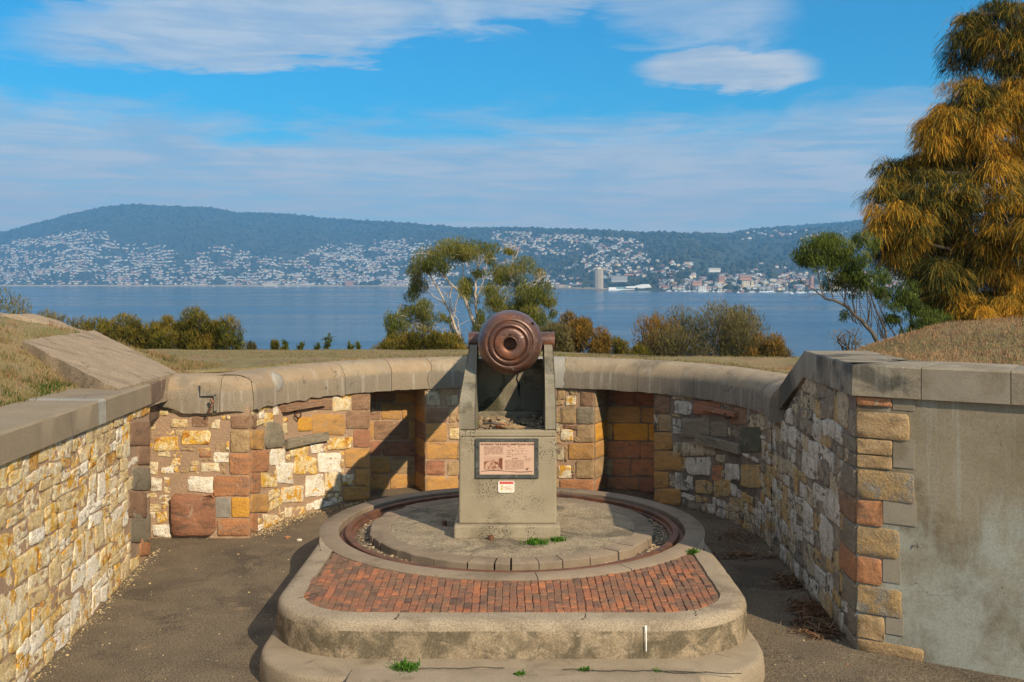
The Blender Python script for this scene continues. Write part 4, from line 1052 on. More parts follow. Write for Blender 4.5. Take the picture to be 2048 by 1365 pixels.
# ---- right wall
KX = Vector((3.085, 9.17)); PD = Vector((1.165, -0.72)).normalized()
def build_right_wall():
    e = empty('corner_wall', (KX.x, KX.y, 0), 'shaded lichened rubble wall with sandstone quoins and a rendered face on the right', 'wall')
    far = Vector((3.21, 12.75)); dl = (far - KX).length
    u1 = (10.9 - KX.y) ; u2 = (12.15 - KX.y)
    def top(u):   # u runs from the far end to the corner
        y = far.y - u * (far.y - KX.y) / dl
        if y <= 10.9: return 2.28
        return max(1.62, 2.28 - (y - 10.9) / 1.15 * 0.60)
    E = Surf([far, KX], top)
    Fw = Surf([KX, KX + PD * 6.5], 2.29)
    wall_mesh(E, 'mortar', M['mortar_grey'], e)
    # rendered face as one panel, a little behind the quoins
    v, f = grid(40, 18, lambda a, b: Fw.pos(a * 6.5, -.02 + 2.32 * b, .004 * n2(a * 20, b * 8)))
    mk('render_panel', v, f, M['plaster'], e, smooth=True)
    cx = KX + Vector((.9, 1.2))
    def q(x0, y0, x1, y1): return (1400 + x0 / 1.992, 680 + y0 / 1.992, 1400 + x1 / 1.992, 680 + y1 / 1.992)
    xc = 1024 + FPX * KX.x / KX.y
    rows = [((628, 226, 766, 262), 'orange', None), ((628, 282, 838, 388), 'tan', 'ldark'), ((628, 392, 767, 452), 'tan', 'grey'), ((628, 455, 767, 506), 'tan', 'grey'), ((628, 512, 857, 630), 'quoin', 'grey'), ((628, 616, 729, 734), 'orange', 'brown'), ((628, 738, 797, 855), 'quoin', 'grey'), ((628, 846, 726, 968), 'orange', 'orange'), ((628, 962, 805, 1083), 'quoin', 'grey'), ((628, 1072, 738, 1182), 'tan', 'grey'), ((628, 1186, 892, 1300), 'tan', 'grey')]
    blE = []
    vprev = None
    for i, (rc, m, side) in enumerate(rows):
        x0, y0, x1, y1 = q(*rc)
        u1_, _ = Fw.px(x1, y0); _, za = Fw.px(xc + .5, y0); _, zb = Fw.px(xc + .5, y1)
        if vprev is not None and za > vprev - .006: za = vprev - .006
        zb = max(.0, zb); vprev = zb
        ashlar(Fw, [(0.0, za), (u1_, za), (u1_, zb), (0.0, zb)], M[m], e, .022, joint=.008, name='quoin')
        if side:
            w = (.62, .34)[i % 2] if i != 0 else .3
            w = {5: .52, 7: .50}.get(i, w * .62)
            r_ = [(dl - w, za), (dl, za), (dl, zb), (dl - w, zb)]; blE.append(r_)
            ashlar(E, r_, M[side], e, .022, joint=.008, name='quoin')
    # paler render patches tabbed in beside the short quoins
    for rc in ((770, 226, 856, 284), (771, 393, 856, 514), (731, 624, 862, 744), (730, 858, 798, 972), (741, 1087, 810, 1180)):
        x0, y0, x1, y1 = q(*rc)
        (ua, za), (ub, zb) = Fw.px(x0, y0), Fw.px(x1, y1)
        m_ = MB(); V = []
        for (u, v_) in ((ua, za), (ub, za), (ub, zb), (ua, zb)):
            V += [Fw.pos(u, v_, -.01), Fw.pos(u, v_, .009)]
        m_.add(V, [(1, 3, 5, 7), (0, 1, 7, 6), (0, 2, 3, 1), (2, 4, 5, 3), (4, 6, 7, 5)])
        m_.build('render_patch', M['plaster2'], e)
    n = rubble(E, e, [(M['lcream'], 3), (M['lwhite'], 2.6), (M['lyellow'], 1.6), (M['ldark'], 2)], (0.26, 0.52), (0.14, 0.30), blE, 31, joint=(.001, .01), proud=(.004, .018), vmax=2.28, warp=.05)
    # coping: level run, sloping end and the run over the rendered face
    nE = (KX - far).normalized(); nrE = Vector((nE.y, -nE.x))
    pr = [(-.62, -.35), (0.045, 0), (0.045, .262), (.03, .28), (-.62, .285)]
    pr = [(-.3, 0.0), (0.045, 0.0), (0.045, .262), (.03, .28), (-.62, .285), (-.62, -.25), (-.3, -.25)]
    def along(y): return far + (KX - far) * ((far.y - y) / (far.y - KX.y))
    p3 = KX + PD * 6.5
    base = 2.28
    lev = [along(10.9), KX, p3]
    full = sweep('coping_section', [along(12.2), along(10.9), KX, KX + PD * .55], [(o, z + base) for o, z in pr], M['rcoping'], e, [-.56, 0, 0, 0], sub=.15, wear=.006, left=True)
    smooth_by_angle(full)
    full = sweep('coping_section', [KX + PD * .557, KX + PD * 1.25], [(o, z + base) for o, z in pr], M['plaster2'], e, sub=.15, wear=.006)
    smooth_by_angle(full)
    full = sweep('coping_section', [KX + PD * 1.257, p3], [(o, z + base) for o, z in pr], M['rcoping'], e, sub=.15, wear=.006)
    smooth_by_angle(full)
    # scratches in the render: the letter M and a long loop
    b = MB()
    def up(px, py): u, z = Fw.px(px, py); return Fw.pos(u, z, .008)
    b.tube([up(1827, 1096), up(1829, 1088), up(1833, 1092), up(1838, 1086), up(1842, 1094)], .004, 4)
    b.build('scratched_letter', M['plaster2'], e)
    # dark core
    b = MB(); b.v = [(far.x, far.y, 0), (KX.x + .02, KX.y + .03, 0), (p3.x, p3.y + .05, 0), (p3.x + .5, p3.y + .8, 0), (far.x + .6, far.y, 0)]
    b.v += [(x, y, 1.5 if i in (0, 4) else 2.2) for i, (x, y, _) in enumerate(b.v)]
    b.f = [(0, 5, 9, 4), (2, 3, 8, 7), (3, 4, 9, 8)]; b.build('wall_core', M['mortar_grey'], e)
    return e, n
RWALL, nr_ = build_right_wall()
print('stones', nl, ncw, nr_, len(LW.children), len(CW.children), len(RWALL.children))

# ---- floor
def build_floor():
    v, f = grid(70, 90, lambda a, b: (-6 + 16 * a, -8 + 25.6 * b, .008 * n2(a * 40, b * 60) + .012 * n2(a * 9, b * 14)))
    tag(mk('paved_floor', v, f, M['floor'], smooth=True), None, None, None, 'structure')
build_floor()

# ---- gun platform
CX, CY, RO = 0.0, 11.80, 2.19
def outline(hw, yf, rc, ytop, n=10, nside=14, nfront=24):
    """half-open outline from (-hw, ytop) down, round the front corners, up to (hw, ytop)"""
    P = [(-hw, ytop + (yf + rc - ytop) * i / nside) for i in range(nside)]
    P += [(-hw + rc - rc * cos(a), yf + rc - rc * sin(a)) for a in [pi / 2 * i / n for i in range(n + 1)]]
    P += [(-hw + rc + (2 * hw - 2 * rc) * i / nfront, yf) for i in range(1, nfront)]
    Q = [(-x, y) for x, y in P[:nside + n + 1]][::-1]
    return [Vector(p) for p in P + Q]

def build_platform():
    e = empty('gun_platform', (CX, CY, 0), 'stepped concrete gun platform with brick apron and rail ring in the pit', 'platform')
    # top kerb, riser
    O = outline(2.10, 8.42, .85, 11.18); n = len(O)
    I = outline(1.87, 8.66, .60, 10.655)
    # inner boundary must follow the ring at its ends
    def off(P, d, i):
        a = P[max(0, i - 1)]; b = P[min(len(P) - 1, i + 1)]; t = (b - a).normalized(); return P[i] + Vector((t.y, -t.x)) * d
    rings = []
    inner = []
    for i in range(n):
        q = I[i].copy()
        if i < 8 or i > n - 9:
            k = i if i < 8 else n - 1 - i; t = k / 8
            a0 = atan2(11.18 - CY, -2.10); a1 = atan2(10.655 - CY, -1.87)
            sgn = 1 if i < 8 else -1
            if k <= 4:
                aa = a0 + (a1 - a0) * (k / 4); q = Vector((CX + sgn * RO * cos(aa), CY + RO * sin(aa)))
            else:
                q = Vector((-1.87 * sgn, 10.655 + (I[8].y - 10.655) * (k - 4) / 4))
        inner.append(q)
    prof = [('i', 0.0, .35), ('i', 0.0, .500), ('m', .0, .502), ('o', -.10, .500), ('o', -.045, .492), ('o', -.012, .470), ('o', 0.0, .42), ('o', .008, .30), ('o', .015, .205), ('o', .02, .10)]
    V = []
    for (w, d, z) in prof:
        for i in range(n):
            if w == 'i':
                q = inner[i].copy(); jx = .012 * n2(i * .9, 3.0)
                q = q + Vector((jx, jx * .5)) if 8 < i < n - 9 else q
            elif w == 'm':
                q = inner[i].lerp(off(O, d, i), .5)
            else: q = off(O, d, i)
            wv = .006 * mn.noise(Vector((q.x * 5, q.y * 5, z * 6))) + .004 * mn.noise(Vector((q.x * 16, q.y * 16, z * 20)))
            V.append((q.x + wv, q.y - wv, z + wv * .6))
    F = [(j * n + i, j * n + i + 1, (j + 1) * n + i + 1, (j + 1) * n + i) for j in range(len(prof) - 1) for i in range(n - 1)]
    idx = [1 if j >= 6 else 0 for j in range(len(prof) - 1) for i in range(n - 1)]
    smooth_by_angle(mk('kerb_slab', V, F, [M['platform'], M['riser']], e, idx=idx), 50)
    # lower step and the approach slab
    O2 = outline(2.13, 7.99, .78, 10.6)
    n_ = len(O2); prof = [(-.9, .203), (-.05, .200), (-.015, .192), (0, .17), (.012, .06), (.015, -.03)]
    V = []
    for (d, z) in prof:
        for i in range(n_):
            q = off(O2, d, i); wv = .007 * mn.noise(Vector((q.x * 5, q.y * 5, z * 6))) + .004 * mn.noise(Vector((q.x * 16, q.y * 16, z * 20)))
            V.append((q.x + wv, q.y - wv, z + wv * .6))
    F = [(j * n_ + i, j * n_ + i + 1, (j + 1) * n_ + i + 1, (j + 1) * n_ + i) for j in range(len(prof) - 1) for i in range(n_ - 1)]
    smooth_by_angle(mk('lower_step', V, F, M['step'], e), 50)
    def ap(a, b):
        y = 8.17 + .02 * n2(a * 9, 2) - 4.2 * b if b < 1 else 4
        x = (-1.27 - .10 * b) + (2.72 + .2 * b) * a
        return (x, y, .222 + .003 * n2(a * 8, b * 8) - (.012 if b == 0 else 0))
    v, f = grid(24, 24, ap)
    b = MB(); b.add(v, [q[::-1] for q in f]); nb = 24
    # skirt
    for rim in ([j * nb for j in range(nb)][::-1], [j * nb + nb - 1 for j in range(nb)], list(range(nb))):
        lo = [(v[i][0], v[i][1], -.02) for i in rim]; base = len(b.v); b.v += lo
        for k in range(len(rim) - 1): b.f.append((rim[k], rim[k + 1], base + k + 1, base + k))
    o = b.build('approach_slab', M['step'], e)
    # brick apron: dirt bed and the bricks, laid in columns
    V, F = grid(40, 24, lambda a, c: (-1.95 + 3.9 * a, 8.6 + 2.3 * c, .484 + .007 * n2(a * 40, c * 30)))
    keep = []
    for f_ in F:
        c = sum((Vector(V[i]) for i in f_), Vector()) / 4
        if (c.xy - Vector((CX, CY))).length > RO - .12 and abs(c.x) < 1.9 and not (abs(c.x) > 1.27 and c.y < 9.26 and (abs(c.x) - 1.27) ** 2 + (c.y - 9.26) ** 2 > .64 ** 2): keep.append(f_)
    mk('joint_bed', V, keep, M['joint'], e)
    def inside(x, y):
        if (Vector((x, y)) - Vector((CX, CY))).length < RO + .015: return False
        if abs(x) > 1.855 or y < 8.675: return False
        if abs(x) > 1.27 and y < 9.26: return (abs(x) - 1.27) ** 2 + (y - 9.26) ** 2 < .59 ** 2
        return True
    rb = random.Random(3); bricks = []
    cw = .066; ncol = int(3.74 / cw)
    for c in range(ncol):
        x = -1.87 + cw * (c + .5); y = 8.66 - rb.uniform(0, .15)
        while y < 11.0:
            L = rb.choice((.10, .10, .13, .18, .20, .075))
            xs = x + .010 * n2(y * 2, c * .3) + .006 * n2(y * 9, c * 1.7) + (y - 8.7) * .02 * (x / 1.8)
            ya, yb = y + .0015, y + L - .0015
            while ya < yb and not inside(xs, ya): ya += .01
            while yb > ya and not inside(xs, yb): yb -= .01
            if yb - ya > .03 and inside(xs + .03 * (-1 if xs > 0 else 1), (ya + yb) / 2): bricks.append((xs, ya, yb))
            y += L
    bricks.sort(key=lambda q: q[1])
    def brick_geo(w, l, seed):
        h = .034; rr = random.Random(seed); V = []
        for z, s_ in ((-.02, 0), (h - .006, 0), (h, .006)):
            for sx, sy in ((-1, -1), (1, -1), (1, 1), (-1, 1)):
                V.append((sx * (w / 2 - s_) + rr.uniform(-.002, .002), sy * (l / 2 - s_) + rr.uniform(-.002, .002), z + (rr.uniform(-.003, .003) if z > 0 else 0)))
        F = [(0, 1, 5, 4), (1, 2, 6, 5), (2, 3, 7, 6), (3, 0, 4, 7), (4, 5, 9, 8), (5, 6, 10, 9), (6, 7, 11, 10), (7, 4, 8, 11), (8, 9, 10, 11)]
        return V, F
    sv, sf_, st = [], [], []; c = 0
    for i, (x, ya, yb) in enumerate(bricks):
        V, F = brick_geo(cw - rb.uniform(.002, .005), yb - ya, i); z = .462 + rb.uniform(-.006, .005)
        tint = min(1, max(0, rb.gauss(.50 - .22 * max(0, abs(x) - 1.0), .24)))
        if i < 300:
            V = [(x + p[0], (ya + yb) / 2 + p[1], z + p[2]) for p in V]
            mk('brick', V, F, M['brick'], e, tint=[tint] * len(V))
        else:
            for p in V: sv.append((x + p[0], (ya + yb) / 2 + p[1], z + p[2])); st.append(tint)
            sf_ += [tuple(c + k for k in q) for q in F]; c += len(V)
    if sv: tag(mk('brick_paving', sv, sf_, M['brick'], e, tint=st), kind='stuff')
    # outer ring kerb stones
    def seg(name, r0, r1, z0, z1, a0, a1, mat, wob=.003, top=0.0, seed=0, nn=8):
        V = []
        for i in range(nn + 1):
            a = a0 + (a1 - a0) * i / nn
            for (r, z) in ((r0, z0), (r0, z1 - .008), (r0 + .008, z1), (r1 - .015, z1 + top), (r1, z1 - .012 + top), (r1 + .004, z0)):
                rr = r + wob * n2(a * 9 + seed, r * 5); V.append((CX + rr * cos(a), CY + rr * sin(a), z + wob * .5 * n2(a * 11, r * 7)))
        F = []
        for i in range(nn):
            for k in range(6): F.append((i * 6 + k, i * 6 + (k + 1) % 6, (i + 1) * 6 + (k + 1) % 6, (i + 1) * 6 + k)[::-1])
        F += [tuple(range(6)), tuple(range(nn * 6, nn * 6 + 6))[::-1]]
        return smooth_by_angle(mk(name, V, F, mat, e), 40)
    N = 14; g = .0022
    for i in range(N):
        a0 = 2 * pi * i / N + .112 - pi / 2; seg('ring_kerb_stone', 1.97, RO, -.02, .506, a0 + g, a0 + 2 * pi / N - g, M['kerb'], seed=i)
    # rail groove floor
    V, F = grid(120, 12, lambda a, b: (CX + (1.40 + .59 * b) * cos(2 * pi * a), CY + (1.40 + .59 * b) * sin(2 * pi * a), .405 + .012 * n2(30 * cos(2 * pi * a), 30 * sin(2 * pi * a) + b * 5)), closed=True)
    mk('groove_floor', V, F, M['groove'], e, smooth=True)
    # rail: flat foot, raised running head
    rp = [(1.955, .40), (1.95, .438), (1.905, .444), (1.90, .480), (1.893, .486), (1.835, .486), (1.828, .480), (1.824, .446), (1.79, .438), (1.785, .40)]
    a_s = [2 * pi * i / 160 for i in range(160)]
    V = []
    for a in a_s:
        for (r, z) in rp: V.append((CX + r * cos(a), CY + r * sin(a), z))
    m_ = len(rp); F = [(i * m_ + k, ((i + 1) % 160) * m_ + k, ((i + 1) % 160) * m_ + (k + 1) % m_, i * m_ + (k + 1) % m_) for i in range(160) for k in range(m_)]
    smooth_by_angle(mk('rail', V, F, M['rust'], e), 40)
    # inner ring of chipped stones
    rs = random.Random(9); N = 30; a = -pi / 2 + .0
    while a < 1.5 * pi:
        w = rs.uniform(.11, .24); gap = rs.choice((.003, .006, .012)) if a < -.2 or a > 3.0 else .003
        seg('ring_stone', rs.uniform(1.395, 1.405), rs.uniform(1.61, 1.65), .36, .500 + rs.uniform(-.003, .003), a, min(a + w, 1.5 * pi) - gap, M['kerb'], wob=.016, seed=a * 7, nn=5)
        a += w
    # inner slab, dished and cracked
    V, F = [], []
    rr_ = [0.0, .3, .6, .9, 1.15, 1.34, 1.425]
    for j, r in enumerate(rr_):
        for i in range(72):
            a = 2 * pi * i / 72; rj = r * (1 + (.012 * n2(3 * cos(a), 3 * sin(a), 3) if j > 4 else 0))
            V.append((CX + rj * cos(a), CY + rj * sin(a), .505 - (.012 if j == 6 else 0) + .006 * n2(4 * r * cos(a), 4 * r * sin(a), 9)))
    for j in range(len(rr_) - 1):
        for i in range(72): F.append((j * 72 + i, (j + 1) * 72 + i, (j + 1) * 72 + (i + 1) % 72, j * 72 + (i + 1) % 72))
    mk('inner_slab', V, F, M['disc'], e, smooth=True)
    # bolt stubs, white paint drip on the riser
    for (px, py) in ((982, 1082), (889, 1052)):
        p = PX(px, py, 2.8 * FPX / (py - HZ)); b = MB(); b.tube([(p.x, p.y, .49), (p.x, p.y, .56)], .028, 8); b.build('bolt_stub', M['rust'], e)
    p = PX(1292, 1285, 8.40); b = MB()
    V = [(p.x - .008, 8.402, .475), (p.x + .008, 8.402, .475), (p.x + .005, 8.392, .42), (p.x - .004, 8.392, .42), (p.x - .003, 8.385, .27), (p.x + .004, 8.385, .27)]
    mk('paint_drip', V, [(0, 3, 2, 1), (3, 4, 5, 2)], flat('white_paint', (.8, .79, .75)), e)
    # hairline cracks across the kerb and down the riser
    def crackline(pts, z, mat=None):
        b = MB(); b.tube([(x, y, zz) for x, y, zz in pts], .0035, 4); b.build('crack_line', CRK, e)
    rc = random.Random(8)
    for (x0, y0) in ((-.95, 8.62), (.62, 8.63), (1.55, 8.72), (-1.75, 9.2)):
        P_ = []; x, y = x0, y0
        for i in range(9):
            P_.append((x, y, .5015)); x += rc.uniform(-.018, .018) + (.0 if abs(x0) < 1.7 else -.02); y -= .02
        P_ = [q for q in P_ if q[1] > 8.47 or abs(x0) > 1.7]
        crackline(P_, .5)
    for (x0, n0) in ((-.9, 22), (.4, 30), (1.2, 16)):
        P_ = []; x, y = x0, 8.10 + rc.uniform(-.05, .02)
        for i in range(n0): P_.append((x, y, .2265)); x += .04; y += rc.uniform(-.014, .014)
        crackline(P_, .2)
    return e, len(bricks)
CRK = flat('crack_dark', (.05, .038, .028), .95)
GP, nbk = build_platform()
print('bricks', nbk, len(GP.children))

# ---- pedestal, gun, sign
def build_pedestal():
    e = empty('gun_pedestal', (-.05, 11.9, .5), 'pale concrete pedestal block with two upright cheeks carrying the old gun', 'pedestal')
    b = MB(); b.box(-.632, 11.12, .495, .527, 12.9, .645); bevel(b.build('plinth', M['ped'], e), .02)
    b = MB(); b.box(-.58, 11.2, .645, .487, 12.8, 1.60); bevel(b.build('body', M['ped'], e), .018)
    b = MB(); b.box(-.58, 11.2, 1.60, .487, 11.30, 1.668); bevel(b.build('front_lip', M['ped'], e), .012)
    def cheek(xo0, xi0, xo1, xi1, name='cheek'):
        # sits on the body and behind the front lip
        pr = [(11.208, 1.672), (11.208, 1.945), (12.08, 2.53), (12.16, 2.545), (12.55, 2.545), (12.78, 1.606), (11.304, 1.606), (11.304, 1.672)]
        V = []
        for (y, z) in pr:
            t = (z - 1.602) / .94 if z > 1.95 else 0
            V += [(xo0 + (xo1 - xo0) * t, y, z), (xi0 + (xi1 - xi0) * t, y, z)]
        n = len(pr); F = [(2 * i, 2 * i + 1, (2 * i + 3) % (2 * n), (2 * i + 2) % (2 * n)) for i in range(n)]
        F += [tuple(2 * i for i in range(n))[::-1], tuple(2 * i + 1 for i in range(n))]
        if xo0 > xi0: F = [q[::-1] for q in F]
        return bevel(mk(name, V, F, M['cheek'], e), .012)
    cheek(-.578, -.398, -.503, -.412); cheek(.486, .366, .484, .380)
    b = MB(); b.box(-.41, 12.30, 1.602, .375, 12.42, 2.36); bevel(b.build('back_panel', M['backp'], e), .01)
    b = MB(); b.box(-.41, 12.18, 1.602, .375, 12.30, 1.75); bevel(b.build('back_ledge', M['cheek'], e), .012)
    b = MB(); b.box(.36, 11.98, 2.30, .385, 12.06, 2.42); b.build('bracket', M['cement'], e)
    # crack down the panel
    b = MB(); pts = [(.06, 2.30), (.075, 2.2), (.055, 2.13), (.085, 2.05), (.08, 1.98), (.10, 1.9)]
    b.tube([(x, 12.297, z) for x, z in pts], [.006, .012, .008, .014, .009, .003], 4); b.build('crack_scar', flat('deep_crack', (.02, .018, .014), .95), e)
    return e
PED = build_pedestal()

def build_gun():
    gz = 2.605; gx = -.022; y0 = 11.36
    e = empty('old_gun', (gx, 12.3, gz), 'rust brown muzzle loading gun seen breech first, resting on the concrete pedestal', 'cannon')
    pr = [(.074, .30), (.074, .012), (.080, .0), (.086, -.004), (.165, -.004), (.172, .002), (.175, .022), (.182, .027), (.19, .012), (.205, .004), (.222, .010), (.236, .028), (.242, .050), (.248, .052), (.256, .042), (.27, .040), (.286, .048), (.305, .070), (.326, .105), (.345, .15), (.358, .205), (.365, .27), (.366, .33), (.362, .39), (.352, .43), (.345, .45), (.343, 1.2), (.335, 1.24), (.31, 1.30), (.30, 1.9), (.26, 2.0), (.225, 4.6), (.22, 5.0), (.235, 5.06), (.23, 5.2), (.11, 5.2), (.105, 4.9)]
    n = 72
    V = [(gx + r * cos(2 * pi * k / n), y0 + y, gz + r * sin(2 * pi * k / n)) for r, y in pr for k in range(n)]
    F = [(j * n + k, j * n + (k + 1) % n, (j + 1) * n + (k + 1) % n, (j + 1) * n + k) for j in range(len(pr) - 1) for k in range(n)]
    F.append(tuple(range(n)))
    smooth_by_angle(mk('barrel', V, F, M['gun'], e, loc=(gx, y0, gz)), 45)
    b = MB(); b.tube([(gx, y0 + .16, gz), (gx, y0 + .20, gz)], .073, 24); b.build('breech_plug', M['rust'], e)
    for s in (-1, 1):
        b = MB(); xa = gx + s * .30; xb = -.520 if s < 0 else .512
        b.tube([(xa, 12.3, 2.585), (xb, 12.3, 2.585)], .108, 24)
        o = b.build('trunnion', M['gun'], e); smooth_by_angle(o)
    dk = flat('hole_shade', (.015, .01, .008), .9)
    b = MB(); b.tube([(gx + .002, y0 - .008, gz + .102), (gx + .002, y0 + .006, gz + .102)], .010, 10); b.build('pin_hole_shade', dk, e)
    for (a, rr) in ((radians(41), .335),):
        b = MB(); c = Vector((gx + rr * cos(a), y0 + .115, gz + rr * sin(a))); dr = Vector((cos(a) * .75, -.66, sin(a) * .75)).normalized()
        b.tube([c - dr * .01, c + dr * .012], .018, 10); b.build('vent_hole_shade', dk, e)
    # ring collar round the bore
    b = MB()
    pts = [(gx + .079 * cos(2 * pi * k / 32), y0 - .002, gz + .079 * sin(2 * pi * k / 32)) for k in range(33)]
    b.tube(pts, .0045, 6, cap=False); b.build('bore_collar', M['gun'], e)
build_gun()

def text(body, size, x, z, y, mat, parent, align='CENTER', bold=.0, name='lettering', space=1.0):
    c = bpy.data.curves.new(name, 'FONT'); c.body = body; c.size = size; c.align_x = align; c.offset = bold; c.space_character = space
    c.materials.append(mat); c.resolution_u = 2
    tmp = bpy.data.objects.new('tmp', c); COL.objects.link(tmp); dg = bpy.context.evaluated_depsgraph_get(); me = bpy.data.meshes.new_from_object(tmp.evaluated_get(dg)); bpy.data.objects.remove(tmp)
    me.name = name; o = bpy.data.objects.new(name, me); link(o, parent, (x, y, z)); o.rotation_euler = (radians(90), 0, 0)
    return o

def build_sign():
    Y = 11.2; k = Y / FPX
    def X(px): return (px - 1024) * k
    def Z(py): return CAMZ - (py - HZ) * k
    e = empty('information_sign', (X(1013), Y, Z(957)), 'pink information panel about the guns in a dark frame on the pedestal front', 'sign')
    fr = weathered('scratched_dark_frame', (.055, .06, .058), (.075, .078, .07), (.12, .12, .11), s1=8, ss=9, bump=.2, rough=.6, light=((.3, .3, .27), 40, .68))
    x0, x1, z0, z1 = X(951), X(1077), Z(956.5), Z(877)
    t = .046
    for (a, b_, c, d) in ((x0, z1 - .038, x1, z1), (x0, z0, x1, z0 + t * .9), (x0, z0 + t * .9, x0 + t, z1 - .038), (x1 - t, z0 + t * .9, x1, z1 - .038)):
        m = MB(); m.box(a, Y - .022, b_, c, Y - .002, d); bevel(m.build('frame_rail', fr, e), .004)
    pm = weathered('pink_panel', (.58, .40, .31), (.54, .37, .28), s1=4, grain=60, gamt=.04, bump=0.0, rough=.45)
    m = MB(); m.box(x0 + t - .004, Y - .014, z0 + t * .9 - .004, x1 - t + .004, Y - .004, z1 - .034); m.build('panel', pm, e)
    ink = flat('brown_ink', (.10, .035, .02), .6); ink2 = flat('pale_brown_ink', (.28, .13, .08), .6)
    yy = Y - .0155
    text('WORKING THE 8 INCH ARMSTRONG GUNS', .0285, X(1014.5), Z(890.5), yy, ink, e, bold=.0010, space=1.04)
    def prm():
        m, b, nt = principled('small_print', .6, .2); p = nt.n('ShaderNodeNewGeometry').outputs['Position']
        w = nt.noise(nt.scl(p, (150, 1, 30)), 1.0, 2, .5)
        nt.put(b.inputs['Base Color'], nt.mix(nt.ss(w, .42, .5), (.55, .33, .22), (.16, .065, .04))); return m
    sp = prm()
    b = MB()
    def lines(xa, xb, ya, yb, n, last=1.0):
        for i in range(n):
            z = Z(ya + (yb - ya) * i / (n - 1)); xe = X(xb) if i < n - 1 else X(xa) + (X(xb) - X(xa)) * last
            b.add([(X(xa), yy, z), (xe, yy, z), (xe, yy, z + .0035), (X(xa), yy, z + .0035)], [(0, 1, 2, 3)])
    lines(968, 1006, 893.5, 910, 10, .2); lines(1010, 1048, 921, 939, 10, .6); lines(1050, 1063, 917, 922, 3)
    lines(1015, 1022, 893, 894, 2); lines(1037, 1041, 893, 894, 2); lines(1013, 1022, 912.5, 913.5, 2); lines(1047, 1053, 912.5, 913.5, 2); lines(1024, 1036, 917, 918, 2)
    tag(b.build('small_print', sp, e), kind='stuff')
    # line drawing of the gun carriage
    b = MB()
    def pl(*pts): b.tube([(X(x), yy, Z(y)) for x, y in pts], .0012, 4)
    pl((1014, 908.5), (1056, 908)); pl((1018, 907), (1019, 900), (1036, 899.5), (1038, 906)); pl((1021, 900), (1023, 896), (1029, 895), (1032, 898), (1031, 902), (1026, 903), (1024, 899)); pl((1024, 902), (1025, 899), (1027, 902)); pl((1013, 904), (1018, 905)); pl((1036, 897), (1050, 897)); pl((1040, 901), (1058, 902)); pl((1020, 908), (1020, 903)); pl((1036, 908), (1036, 903)); pl((1025, 913), (1025, 908)); pl((1031, 913), (1031, 908)); pl((1044, 908), (1044, 901)); pl((1013, 900), (1020, 901))
    b.build('diagram', ink2, e)
    # sepia print: pale sky, dark buildings at the right, gun and carriage mass
    m, bs, nt = principled('sepia_print', .6, .2); p = nt.n('ShaderNodeNewGeometry').outputs['Position']
    nt.put(bs.inputs['Base Color'], nt.mix(nt.ss(nt.noise(p, 42, 5, .7), .42, .58), (.20, .07, .035), (.55, .33, .22)))
    sky_ = flat('sepia_light', (.50, .30, .20), .6); dkp = flat('sepia_dark', (.17, .055, .03), .6)
    def quad(name, pts, mt, dy=0.0): mk(name, [(X(x), yy - dy, Z(y)) for x, y in pts], [tuple(range(len(pts)))[::-1]], mt, e)
    quad('print_sky', [(968, 913), (1005, 913), (1005, 939), (968, 939)], sky_)
    quad('print_foreground', [(968, 924), (976, 920.5), (983, 921.5), (987, 918.5), (991, 921), (998, 922), (1005, 922), (1005, 939), (968, 939)], m, .0008)
    quad('print_building', [(998, 917), (1005, 915.5), (1005, 939), (1000, 936), (998, 928)], dkp, .0016)
    b = MB()
    pts = [(962 + 103 * i / 24, 942.5 - 1.8 * sin((i / 24 - .02) * 2 * pi) * (1 - .3 * i / 24)) for i in range(25)]
    b.tube([(X(x), yy, Z(y)) for x, y in pts], [.0022 + .0016 * abs(sin(i / 4)) for i in range(25)], 5)
    b.build('wave_line', ink, e)
    b = MB(); b.tube([(X(1053), yy, Z(939)), (X(1055.5), yy - .001, Z(938))], [.006, .009], 7)
    b.tube([(X(1051), yy, Z(938)), (X(1053), yy, Z(936)), (X(1056), yy, Z(935.4)), (X(1059), yy, Z(937))], .0022, 5); b.build('emblem', ink, e)
    scr = flat('bolt_head', (.03, .03, .03), .5, .5)
    for (px, py) in ((955, 895), (955, 936), (1073, 897), (1073, 938)):
        m_ = MB(); m_.tube([(X(px), Y - .021, Z(py)), (X(px), Y - .027, Z(py))], .0075, 8); m_.build('screw', scr, e)
    # scratched marks on the frame
    b = MB(); rr = random.Random(4)
    for (xa, xb, yc) in ((963, 972, 879.8), (998, 1070, 881), (962, 1020, 952.5)):
        x = xa
        while x < xb:
            h = rr.uniform(.8, 2.2); b.tube([(X(x), Y - .0235, Z(yc - h)), (X(x + rr.uniform(-.9, .9)), Y - .0235, Z(yc + h))], .0011, 3)
            if rr.random() < .5: b.tube([(X(x), Y - .0235, Z(yc + rr.uniform(-1, 1))), (X(x + rr.uniform(.8, 2.2)), Y - .0235, Z(yc + rr.uniform(-1.4, 1.4)))], .0011, 3)
            x += rr.uniform(1.4, 4)
    tag(b.build('scratches', flat('scratch', (.2, .2, .18)), e), kind='stuff')
    # small white warning plate with a red header
    e2 = empty('warning_plate', (X(1012), Y, Z(985)), 'small white warning plate with red header below the pink panel', 'sign')
    def rrect(x0, z0, x1, z1, r, y):
        P = []
        for (cx, cz, a0) in ((x1 - r, z1 - r, 0), (x0 + r, z1 - r, pi / 2), (x0 + r, z0 + r, pi), (x1 - r, z0 + r, 1.5 * pi)):
            for i in range(5): a = a0 + pi / 2 * i / 4; P.append((cx + r * cos(a), y, cz + r * sin(a)))
        return P
    P = rrect(X(996), Z(985.5), X(1029), Z(962), .02, Y - .012); n = len(P)
